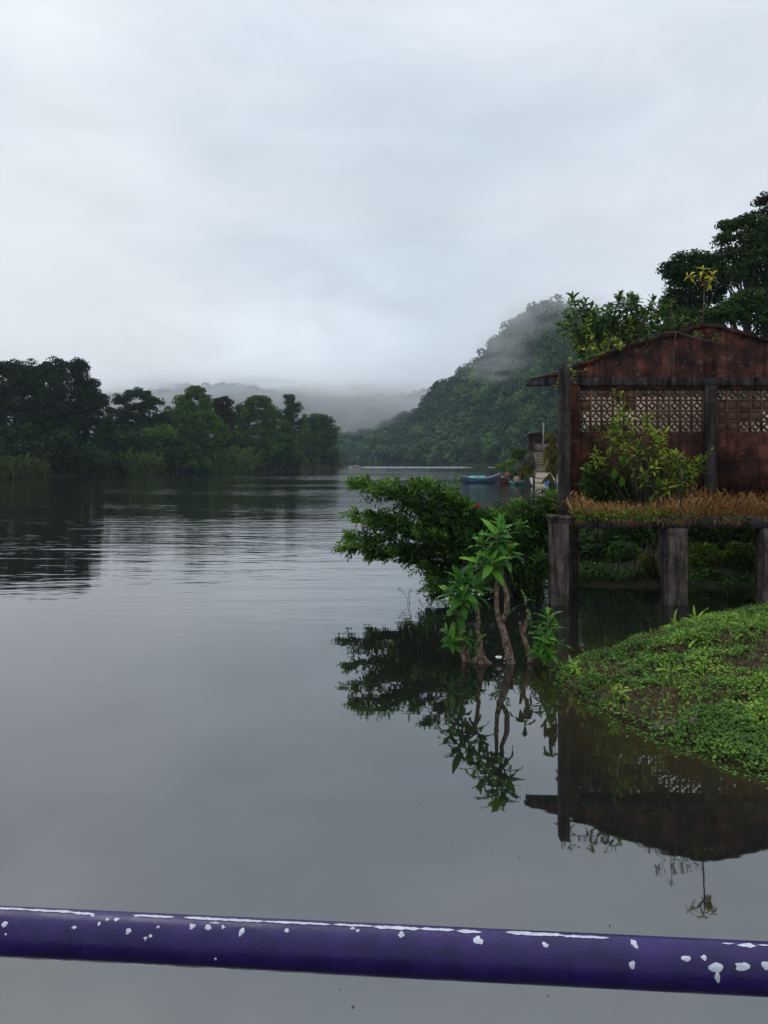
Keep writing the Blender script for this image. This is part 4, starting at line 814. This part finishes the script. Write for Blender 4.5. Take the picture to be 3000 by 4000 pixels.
gs.build('stems', M['bark'], root, smooth=True); gl.build('leaves', M['vine_leaf'], root, smooth=True); gd.build('lower_leaves', M['bush_leaf'], root, smooth=True)
plant('fern', 'feathery pale fronds at the right side of the porch shrub beside the column', 'plant', [[P(2690, 1960, 16.9), P(2700, 1880, 16.9), P(2700, 1800, 16.9)], [P(2690, 1960, 16.9), P(2730, 1850, 16.9), P(2760, 1770, 16.9)], [P(2690, 1960, 16.9), P(2720, 1870, 16.8), P(2740, 1800, 16.8)]], None, 'vine_leaf', .11, .03, 14, .35, WG, 'bark', .55, .6, .006, twigs=3)
plant('wall_weed', 'small green weed in the dry grass at the foot of the wall column', 'plant', [[P(2805, 1985, 16.8), P(2808, 1950, 16.8), P(2806, 1925, 16.8)], [P(2805, 1985, 16.8), P(2815, 1940, 16.8), P(2830, 1915, 16.8)]], None, 'vine_leaf', .09, .04, 6, .12, WG, 'vine_stem', .7, .8, .006)
for lab, a, b_ in (('slanting dark pole leaning left out of the porch shrub', (2612, 2040, 16.0), (2500, 1805, 16.3)), ('upright thin pole standing at the porch edge above the middle pier', (2657, 2038, 15.95), (2656, 1785, 15.98)), ('short stick leaning right at the porch edge beside the upright pole', (2672, 2015, 16.1), (2718, 1915, 16.5))):
    o = thing('stick', P(*a), lab, 'stick', 'sticks propped on the porch'); g = Geo(); A, B = P(*a), P(*b_); g.tube([A, (A + B) / 2 + rng.normal(0, .012, 3), B], [.018, .016, .012], 7); g.build('shaft', M['dark_bark'], o, smooth=True)
# drooping plant beside the corner column
root = thing('drooping_plant', PW(2150, 17.4, .2), 'tall plant with drooping olive and brown leaves left of the corner column', 'plant', WG); gs = Geo(); gl = Geo()
for (tx, ty) in [(2155, 1690), (2160, 1720), (2140, 1745), (2165, 1770), (2150, 1800), (2060, 1815), (2040, 1820), (2150, 1850), (2165, 1830), (2160, 1880), (2135, 1765)]:
    e = P(tx, ty, 17.4 + rng.uniform(-.2, .2)); 
    if tx > 2100: gs.tube([PW(2165, 17.4, .2), P(2172, 1950, 17.4), P(2172, (1950 + ty) / 2, 17.4), e], [.02, .016, .012, .006], 6)
    else: gs.tube([P(2100, 2000, 17.4), P(2066, 1900, 17.4), e], [.012, .01, .005], 6)
    k = 5; blades(gl, np.repeat(e[None], k, 0) + rng.normal(0, .03, (k, 3)), np.array([0, 0, -1.]) + rng.normal(0, .35, (k, 3)), np.array([0, -1., 0]) + rng.normal(0, .5, (k, 3)), rng.uniform(.22, .36, k), rng.uniform(.07, .10, k), .4, np.clip(rng.normal(.42, .22, k), 0, 1), 0, 6)
gs.build('stem', M['bark'], root, smooth=True); gl.build('leaves', M['droop_leaf'], root, smooth=True)

# vegetation under and behind the building
UG = 'shrubs on the bank beneath the building'
for lab, x, D, el, mt, ti in [
    ('dark bush filling the bank just right of the corner pier', 2300, 20.5, [(2300, 2150, 90, 80), (2250, 2230, 70, 60)], 'bush_leaf', .12),
    ('tangled shrub between the corner pier and the middle pier', 2460, 20, [(2440, 2160, 90, 70), (2500, 2220, 90, 60)], 'mid_leaf', .4),
    ('small bright weedy shrub just left of the middle pier', 2540, 19, [(2540, 2200, 50, 40), (2450, 2220, 35, 30)], 'light_leaf', .7),
    ('green leafy shrub between the middle pier and the right pier', 2740, 19.5, [(2750, 2170, 90, 60), (2720, 2230, 60, 40)], 'light_leaf', .75),
    ('denser shrub beside the right pier', 2880, 19.5, [(2880, 2170, 100, 70), (2850, 2240, 110, 40)], 'light_leaf', .5),
    ('shrub beneath the building at the right edge of the photo', 3050, 20, [(3050, 2180, 90, 80)], 'mid_leaf', .4)]:
    tree('shrub', lab, 'shrub', x, D, el, mt, ti, .22, 34, .085, .8, group=UG, z0=.1, trunk_r=.03, limbs=5, six=True)
g = Geo(); n = 1700; x = rng.uniform(3.6, 13, n); y = rng.uniform(21, 26, n); q = x > .245 * y; x, y = x[q], y[q]; n = len(x)
clumps(g, np.stack([x, y, rng.uniform(.3, 2.6, n) + np.maximum(y - 24.6, 0) * 1.1], -1), .35, 22, .13, .06, rng.uniform(.1, .7, n), six=True)
n = 420; x = rng.uniform(6.3, 7.6, n); y = rng.uniform(23.2, 24.0, n)
clumps(g, np.stack([x, y, rng.uniform(2, 4.0, n)], -1), .3, 14, .15, .07, rng.uniform(.1, .7, n), six=True)
n = 700; x = rng.uniform(4.4, 12, n); y = 18.4 + rng.uniform(0, 2.5, n)
clumps(g, np.stack([x, y, rng.uniform(.05, .3, n)], -1), .2, 16, .09, .05, rng.uniform(.1, .8, n), six=True)
tag(g.build('bank_undergrowth', M['bush_leaf']), 'shadowy undergrowth on the bank behind the piers', 'undergrowth', kind='stuff')
root = thing('dead_roots', PW(2500, 19.4, .4), 'bare tangled roots and dead stems in the shade behind the piers', 'roots'); g = Geo()
for k in range(26):
    x0 = rng.uniform(2400, 2580); D = rng.uniform(18.6, 19.6); a = PW(x0, D, -.1); e = P(x0 + rng.normal(0, 30), rng.uniform(2080, 2200), D + rng.normal(0, .3)); g.tube([a, (a + e) / 2 + rng.normal(0, .08, 3), e], [.025, .018, .008], 6, rough=.1)
g.build('stems', M['bark'], root, smooth=True)

# ------------------------------------------------------------------ near grassy bank
Yf = lambda x: .09 * np.sin(x * 7.3) * np.sin(x * 2.9 + 1) + ip(x, [2.2, 2.33, 2.49, 2.83, 3.05, 3.4, 3.72, 4.5, 7, 10], [10.75, 10.5, 9.6, 8.55, 8.2, 7.62, 7.42, 7.1, 6.4, 5.8])
Yb = lambda x: ip(x, [2.2, 2.33, 3.0, 4.0, 5.25, 7, 10], [10.8, 10.9, 11.6, 12.4, 12.9, 13.2, 13.4])
hm = lambda x: ip(x, [2.2, 2.6, 3.27, 3.8, 4.4, 4.8, 5.3, 7, 10], [0, .03, .12, .25, .44, .54, .64, .85, 1.1])
def mound(x, y):
    t = (y - Yf(x)) / np.maximum(Yb(x) - Yf(x), .05); tc_ = np.clip(t, 0, 1)
    pr = np.where(tc_ < .72, np.sin(tc_ / .72 * np.pi / 2) ** .9, np.cos((tc_ - .72) / .28 * np.pi / 2) ** .6)
    z = hm(x) * pr + .05 * np.minimum(tc_ * 8, 1) * np.minimum((1 - tc_) * 8, 1)
    lump = .035 * np.sin(x * 5.3 + y * 2.1) * np.sin(y * 4.1 - x) + .02 * np.sin(x * 13 + 1) * np.sin(y * 11) + .03 * np.sin(y * 7 + x * 3)
    z = z + lump * np.minimum(tc_ * 6, 1) * np.minimum((1 - tc_) * 6, 1) * np.minimum(hm(x) * 3, 1)
    z = z + .045 * np.sin(x * 9 + 2 * np.sin(y * 5)) * np.exp(-((t - .02) / .09) ** 2)
    return z - .35 * np.maximum(-t, 0) * 3 - .35 * np.maximum(t - 1, 0) * 3 - np.maximum(2.46 - x, 0) * .8
xs = np.linspace(1.6, 10, 130); ys = np.linspace(5.2, 14, 160); XX, YY = np.meshgrid(xs, ys, indexing='ij'); ZZ = mound(XX, YY)
g = Geo(); ii = np.arange(129)[:, None] * 160 + np.arange(159)[None]
g.add(np.stack([XX, YY, ZZ], -1).reshape(-1, 3), np.stack([ii, ii + 160, ii + 161, ii + 1], -1).reshape(-1, 4)); tag(g.build('near_riverbank', M['soil'], smooth=True), kind='structure')
n = 135000; x = rng.uniform(2.2, 8.2, n); y = rng.uniform(5.9, 13.2, n); z = mound(x, y)
bare = .42 * vnoise(x * .8, y, 1.7, 3) + .33 * vnoise(x * .7, y, 4.3, 4) + .25 * vnoise(x, y, 9, 6)
edge = np.clip((y - Yf(x)) / 1.2, 0, 1)
bare = bare + .25 * np.exp(-((x - 3.0) / .7) ** 2 - ((y - 9.2) / .45) ** 2) + .2 * np.exp(-((x - 4.8) / .7) ** 2 - ((y - 9.6) / .5) ** 2)
keep = (z > -.01) & ((bare < .515) | (rng.random(n) < .10)) & ~((bare > .43) & (rng.random(n) < .55))
keep |= (z > -.02) & (y < Yf(x) + .25) & (rng.random(n) < .55)
keep |= (z > -.01) & (x > 3.45) & (y < Yf(x) + .9) & (rng.random(n) < .9)
x, y, z, bare = x[keep], y[keep], z[keep], bare[keep]; n = len(x)
g = Geo(); pos = np.stack([x, y, z + rng.uniform(.005, .055, n) + .03 * vnoise(x, y, 6, 8)], -1); nn = nz(np.array([0, -.25, 1.]) + rng.normal(0, .4, (n, 3))); dd = np.cross(nn, rv(n))
hue = .62 * vnoise(x, y, 2.2, 9) + .12 + .16 * (x > 4); sz = .7 + .7 * vnoise(x, y, 1.3, 12)
leaves(g, pos, dd, nn, .040 * sz * rng.uniform(.6, 1.3, n), .028 * sz * rng.uniform(.7, 1.2, n), np.clip(hue + rng.normal(0, .17, n), 0, 1), 0, True)
# grass blades on the crest and all over
m_ = 9000; x = rng.uniform(2.3, 8.2, m_); y = rng.uniform(6.4, 13, m_); z = mound(x, y); k_ = z > .01; x, y, z = x[k_], y[k_], z[k_]; m_ = len(x)
ln = rng.normal(0, .45, (m_, 3)); ln[:, 2] = 1; nn = rv(m_); nn[:, 2] *= .2
blades(g, np.stack([x, y, z], -1), ln, nn, rng.uniform(.05, .15, m_), .009, rng.uniform(.4, 1.5, m_), rng.uniform(.2, .9, m_), 0, 3)
tag(g.build('ground_cover', M['cover_leaf']), 'bright green creeping leaves and grass covering the near bank', 'ground cover', kind='stuff')
# dead stems lying on the soil
g = Geo()
for k in range(420):
    x = rng.uniform(2.5, 6); y = Yf(x) + rng.uniform(.05, 3.2); a = rng.uniform(0, 6.3); l = rng.uniform(.08, .3); x2, y2 = x + math.cos(a) * l, y + math.sin(a) * l
    g.tube([(x, y, float(mound(x, y)) + .012), ((x + x2) / 2, (y + y2) / 2, float(mound((x + x2) / 2, (y + y2) / 2)) + .03), (x2, y2, float(mound(x2, y2)) + .012)], .004, 5)
tag(g.build('plant_litter', M['bark']), 'dead stems and twigs scattered on the bare soil of the near bank', 'litter', kind='stuff')
NG = 'weeds on the near bank'
def weed(label, px, py, D, n, L, W, nh=1, tint=.6, mat='cover_leaf'):
    b_ = P(px, py, D); zz = float(mound(b_[0], b_[1])); b_[2] = zz; st_ = []
    for k in range(nh): st_.append([b_, b_ + np.array([rng.normal(0, .03), rng.normal(0, .02), L * .7]), b_ + np.array([rng.normal(0, .07), rng.normal(0, .05), L * 1.3])])
    plant('weed', label, 'weed', st_, None, mat, L, W, n, L * 1.1, NG, 'vine_stem', tint, .8, .006, low=1.6)
weed('upright weed with pointed leaves alone on the crest of the near bank', 2735, 2420, 10.6, 10, .28, .06, 1, .75)
weed('low leaning weed left of the upright one on the crest', 2650, 2460, 10.8, 7, .22, .055, 1, .6)
weed('pale green leafy weed in the middle of the near bank', 2620, 2600, 9.6, 10, .15, .045, 2, .9)
weed('bright yellow-green weed near the waterline of the near bank', 2425, 2720, 9.3, 10, .13, .045, 2, .95)
weed('small weed at the waterline left of the bright yellow-green one', 2290, 2700, 9.9, 9, .12, .04, 2, .5)
weed('tuft of leaves at the far tip of the near bank', 2245, 2650, 10.5, 9, .12, .03, 2, .8)
weed('grassy weed on the crest near the right edge of the photo', 2920, 2385, 10.4, 9, .2, .04, 2, .6)
M['stone'] = plain('stone', (.075, .06, .05), .85, .35, 12, bmp=.5)
for lab, px, py, r, sd_ in (('dark stone at the waterline in front of the bare soil', 2590, 2872, .07, 21), ('brown stone half buried right of the dark waterline stone', 2625, 2840, .075, 22), ('grey stone under leaves near the front of the bank', 2710, 2855, .085, 23), ('pale pebble resting on the middle of the near bank', 2530, 2620, .035, 24)):
    D = 8.4 if py > 2700 else 9.7; c = P(px, py, D); c[2] = float(mound(c[0], c[1])) + r * .2; rock('rock', c, (r * 1.3, r, r * .7), lab, 'stone', 'stones on the near bank', sd_)
# leaves floating and trailing in the shallows
g = Geo(); n = 420; x = rng.uniform(2.3, 4.4, n); y = Yf(x) - np.abs(rng.normal(0, .22, n))
leaves(g, np.stack([x, y, np.full(n, .006)], -1), rng.normal(size=(n, 3)) * np.array([1, 1, .02]), np.array([0, 0, 1.]) + rng.normal(0, .08, (n, 3)), .045, .025, rng.uniform(0, .7, n), 0, True)
tag(g.build('floating_leaves', M['cover_leaf']), 'scattered green leaves trailing in the shallows along the near bank', 'leaves', kind='stuff')

g = Geo(); n = 90; x = rng.uniform(-4, 3, n); y = rng.uniform(3.2, 14, n); q = x < 2 * y; 
leaves(g, np.stack([x, y, np.full(n, .004)], -1), rng.normal(size=(n, 3)) * np.array([1, 1, .01]), np.array([0, 0, 1.]) + rng.normal(0, .03, (n, 3)), rng.uniform(.008, .03, n), rng.uniform(.006, .015, n), rng.uniform(.4, 1, n), 0, True)
tag(g.build('floating_specks', M['droop_leaf']), 'tiny leaf scraps floating on the calm near water', 'leaves', kind='stuff')

# ------------------------------------------------------------------ purple railing
def paint():
    m, t, b = new_mat('purple_paint'); g = geom(t)
    c = ramp(t, noise(t, 30, 6, .6), [(.3, (.012, .006, .054)), (.7, (.027, .014, .112))]); st_ = ramp(t, noise(t, 1, 6, .65, scl(t, g, (14, 60, 60))), [(.52, (0, 0, 0)), (.7, (.6, .6, .6))]); c = mixc(t, st_, c, (.010, .006, .034))
    sc_ = ramp(t, noise(t, 1, 3, .7, scl(t, g, (40, 700, 700))), [(.66, (0, 0, 0)), (.72, (.5, .5, .5))]); c = mixc(t, sc_, c, (.10, .08, .20))
    t.links.new(c, b.inputs['Base Color']); t.links.new(ramp(t, noise(t, 22, 5, .6), [(.3, (.24, .24, .24)), (.7, (.5, .5, .5))]), b.inputs['Roughness'])
    b.inputs['Roughness'].default_value = .33; b.inputs['Specular IOR Level'].default_value = .3; bump(t, b, noise(t, 140, 4, .6), .25, .002); return m
M['purple'] = paint(); M['chip'] = plain('chip', (.50, .50, .57), .6, .2, 120, bmp=.6, bd=.001)
RR = .0262; YA = .90
def rp(px):                                                             # centre line of the rail
    cy = 3638 + (px / 3000) * 147 ; Y = .915 - .065 * px / 3000; return P(px, cy, Y)
A, B = rp(0), rp(3000); u_ = nz(B - A); A2 = A - u_ * 1.3; B2 = B + u_ * 1.3
rl = thing('railing', (A + B) / 2 - np.array([0, 0, .95]), 'purple painted pipe railing with chipped paint across the foreground', 'railing')
side = nz(np.cross(u_, [0, 0, 1])); upv = np.cross(side, u_)
g = Geo(); m = 160; tt = np.linspace(0, 1, m)[:, None]; ctr = A2 * (1 - tt) + B2 * tt; K = 48; th = np.linspace(0, 2 * np.pi, K, endpoint=False)
V = ctr[:, None] + RR * (np.cos(th)[None, :, None] * side + np.sin(th)[None, :, None] * upv)
i = np.arange(m - 1)[:, None] * K; j = np.arange(K)[None]; g.add(V.reshape(-1, 3), np.stack([i + j, i + (j + 1) % K, i + K + (j + 1) % K, i + K + j], -1).reshape(-1, 4))
def on_rail(px, py):                                                    # pixel -> (s along, angle) on the pipe facing the camera
    o = np.array([0, 0, CAM_H]); d = nz(P(px, py, 1) - o); w0 = o - A; a_ = d - u_ * (d @ u_); b_ = w0 - u_ * (w0 @ u_); aa, bb, c_ = a_ @ a_, 2 * a_ @ b_, b_ @ b_ - RR ** 2
    q = max(bb * bb - 4 * aa * c_, 0); s_ = (-bb - math.sqrt(q)) / (2 * aa); p = o + d * s_ - A; sl_ = p @ u_; pr = p - u_ * sl_; return sl_, math.atan2(pr @ upv, pr @ side)
def chip(px, py, wpx, hpx, seed, n=18):
    q = np.random.default_rng(seed); s0, a0 = on_rail(px, py); sw, sh = wpx * .78 / 3000 * YA / 2, hpx * .78 / 3000 * YA / 2 / RR / 1.05
    ph = np.linspace(0, 2 * np.pi, n, endpoint=False); k = 1 + .34 * q.normal(size=n); k = (k * 2 + np.roll(k, 1) + np.roll(k, -1)) / 4
    rings = []
    for f in (0, .5, 1):
        ss = s0 + np.cos(ph) * sw * k * f; an = a0 + np.sin(ph) * sh * k * f; rr = RR + (.0008 if f < 1 else .0001)
        rings.append(A + u_ * ss[:, None] + rr * (np.cos(an)[:, None] * side + np.sin(an)[:, None] * upv))
    v = np.concatenate(rings); jj = np.arange(n); j2 = (jj + 1) % n
    f = np.concatenate([np.stack([jj + n * r_, j2 + n * r_, j2 + n * (r_ + 1), jj + n * (r_ + 1)], -1) for r_ in (0, 1)]); g.add(v, f, 1)
sx = 1500 / 1659
for k, (zx, zy, w_, h_) in enumerate([(22, 178, 26, 26), (25, 222, 12, 12), (320, 192, 20, 16), (427, 174, 18, 22), (463, 156, 16, 16), (503, 158, 20, 22), (553, 207, 28, 26), (684, 190, 16, 14), (628, 238, 14, 14), (649, 229, 16, 16), (831, 187, 28, 30), (899, 192, 36, 26), (930, 172, 44, 12), (964, 191, 18, 16), (1044, 212, 30, 38), (1238, 205, 26, 26), (1524, 195, 22, 16), (1546, 205, 18, 16), (400, 140, 20, 20), (590, 142, 22, 22), (190, 122, 20, 12), (932, 328, 12, 14)]):
    chip(zx * sx, 3450 + zy * .9046, w_, h_, 100 + k)
for k, (zx, zy, w_, h_) in enumerate([(74, 222, 32, 36), (408, 246, 42, 40), (697, 266, 26, 24), (1079, 262, 32, 42), (1068, 352, 30, 28), (1304, 326, 34, 22), (1380, 320, 24, 22), (1444, 362, 60, 40), (1442, 400, 26, 44), (1552, 356, 84, 36), (1650, 358, 36, 34)]):
    chip(1500 + zx * sx, 3450 + zy * .9046, w_, h_, 200 + k)
def streak(xa_, xb_, off, wd, seed):                                    # worn strip along the top of the pipe
    q = np.random.default_rng(seed); L_ = xb_ - xa_; n = max(4, int(L_ / 12)); v = []
    for i_ in range(n + 1):
        px = xa_ + L_ * i_ / n; yt = 3540 + px / 3000 * 140; e = min(1, min(i_, n - i_) / 2 + .15)
        for sg in (-1, 1):
            s0, a0 = on_rail(px, yt + off + sg * wd * .36 * e * q.uniform(.6, 1.3)); v.append(A + u_ * s0 + (RR + .0004) * (math.cos(a0) * side + math.sin(a0) * upv))
    ii_ = np.arange(n)[:, None] * 2; g.add(np.array(v), ii_ + np.array([[0, 1, 3, 2]]), 1)
for k, (a, b_, off, wd) in enumerate([(-20, 130, 9, 10), (110, 290, 10, 12), (280, 370, 14, 14), (520, 680, 12, 11), (720, 1030, 12, 12), (1030, 1290, 12, 11), (1300, 1460, 11, 10), (1460, 1640, 13, 17), (1640, 1775, 12, 14), (1785, 1880, 14, 17), (1975, 2200, 11, 17), (2190, 2380, 14, 12), (2880, 2955, 18, 22), (2820, 2870, 14, 8), (2960, 3010, 14, 8)]): streak(a, b_, off, wd, k)
g.build('top_rail', [M['purple'], M['chip']], rl, smooth=True)
for s_ in (-.75, 1.75):
    c = A + u_ * s_; gp = Geo(); gp.tube([c - np.array([0, 0, .03]), c - np.array([0, 0, .95])], .021, 20); gp.build('post', M['purple'], rl, smooth=True)
g2 = Geo(); dz = np.array([0, 0, -.42]); g2.tube([A2 + dz, B2 + dz], .019, 20); g2.build('lower_rail', M['purple'], rl, smooth=True)
g2 = Geo(); g2.box(-6, 6, -7, 1.25, 1.2, CAM_H - 1.5); dk = g2.build('bridge_deck', plain('deck_concrete', (.05, .048, .045), .8, .3, 3)); tag(dk, kind='structure')
m, t, b = new_mat('drop'); b.inputs['Base Color'].default_value = (1, 1, 1, 1); b.inputs['Roughness'].default_value = 0; b.inputs['IOR'].default_value = 1.33; b.inputs['Transmission Weight'].default_value = 1; M['drop'] = m
for px in (398, 470, 540, 640, 775, 1148, 1232, 1681, 2800):
    g2 = Geo(); c = rp(px) - upv * (RR + .0005); g2.tube([c + upv * .001, c, c - upv * .002, c - upv * .003], [.0012, .0018, .0014, .0004], 10); g2.build('water_drop', M['drop'], rl, smooth=True)

# ------------------------------------------------------------------ haze and mist
def vol(name, col, dens, aniso=0.0):
    m = bpy.data.materials.new(name); m.use_nodes = True; t = m.node_tree; t.nodes.clear(); o = t.nodes.new('ShaderNodeOutputMaterial'); v = t.nodes.new('ShaderNodeVolumePrincipled')
    v.inputs['Color'].default_value = (*col, 1); v.inputs['Density'].default_value = dens; v.inputs['Anisotropy'].default_value = aniso; t.links.new(v.outputs[0], o.inputs['Volume']); return m, t, v
m, t, v = vol('haze', (.72, .88, 1), .00018)
g = Geo(); g.box(-1700, 1700, -30, 1700, -2, 200); o = g.build('haze', m); tag(o, 'thin pale haze in the air over the river valley', 'haze', kind='stuff')
def mist(label, c, r, dens, seed, sc=2.2, lo=.42, hi=.62):
    import bmesh
    bm = bmesh.new(); bmesh.ops.create_icosphere(bm, subdivisions=3, radius=1); me = bpy.data.meshes.new('mist_bank'); bm.to_mesh(me); bm.free()
    m, t, v = vol('mist_%d' % seed, (.97, .985, 1), 0, .55); tcn = node(t, 'ShaderNodeTexCoord'); ob = tcn.outputs['Object']
    ln_ = node(t, 'ShaderNodeVectorMath', operation='LENGTH'); t.links.new(ob, ln_.inputs[0]); q = node(t, 'ShaderNodeMapRange', interpolation_type='SMOOTHSTEP'); q.inputs[1].default_value = .35; q.inputs[2].default_value = 1; q.inputs[3].default_value = 1; q.inputs[4].default_value = 0; t.links.new(ln_.outputs['Value'], q.inputs[0])
    mpp = node(t, 'ShaderNodeMapping'); mpp.inputs['Location'].default_value = (seed * 3.7, seed, 0); t.links.new(ob, mpp.inputs[0])
    nn_ = noise(t, sc, 3, .5, mpp.outputs[0]); q2 = node(t, 'ShaderNodeMapRange'); q2.inputs[1].default_value = lo; q2.inputs[2].default_value = hi; q2.inputs[3].default_value = 0; q2.inputs[4].default_value = dens; t.links.new(nn_, q2.inputs[0])
    mm = node(t, 'ShaderNodeMath', operation='MULTIPLY'); t.links.new(q.outputs[0], mm.inputs[0]); t.links.new(q2.outputs[0], mm.inputs[1]); t.links.new(mm.outputs[0], v.inputs['Density'])
    me.materials.append(m); o = bpy.data.objects.new('mist_bank', me); C.objects.link(o); o.location = c; o.scale = r; tag(o, label, 'mist', kind='stuff')
mist('white mist drifting in front of the far ridge at the end of the river', (-60, 960, 50), (620, 200, 80), .0065, 1, 2.0, .25, .6)
mist('ragged wisp of mist on the left part of the far ridge', tuple(P(850, 1570, 830)), (170, 70, 34), .045, 4, 3.5, .42, .62)
mist('ragged wisp of mist over the far ridge above the open river', tuple(P(1330, 1610, 800)), (110, 60, 36), .045, 5, 3.2, .40, .62)
mist('cloud of mist clinging to the summit of the right hill', tuple(P(2190, 1330, 480)), (70, 80, 34), .020, 2, 2.6, .36, .62)
mist('thin mist streak across the upper slope of the right hill', tuple(P(2010, 1440, 430)), (44, 40, 12), .012, 6, 3.0, .42, .62)
mist('low mist patch in the valley beside the foot of the right hill', tuple(P(1540, 1610, 740)), (85, 80, 36), .026, 3, 2.8, .38, .6)
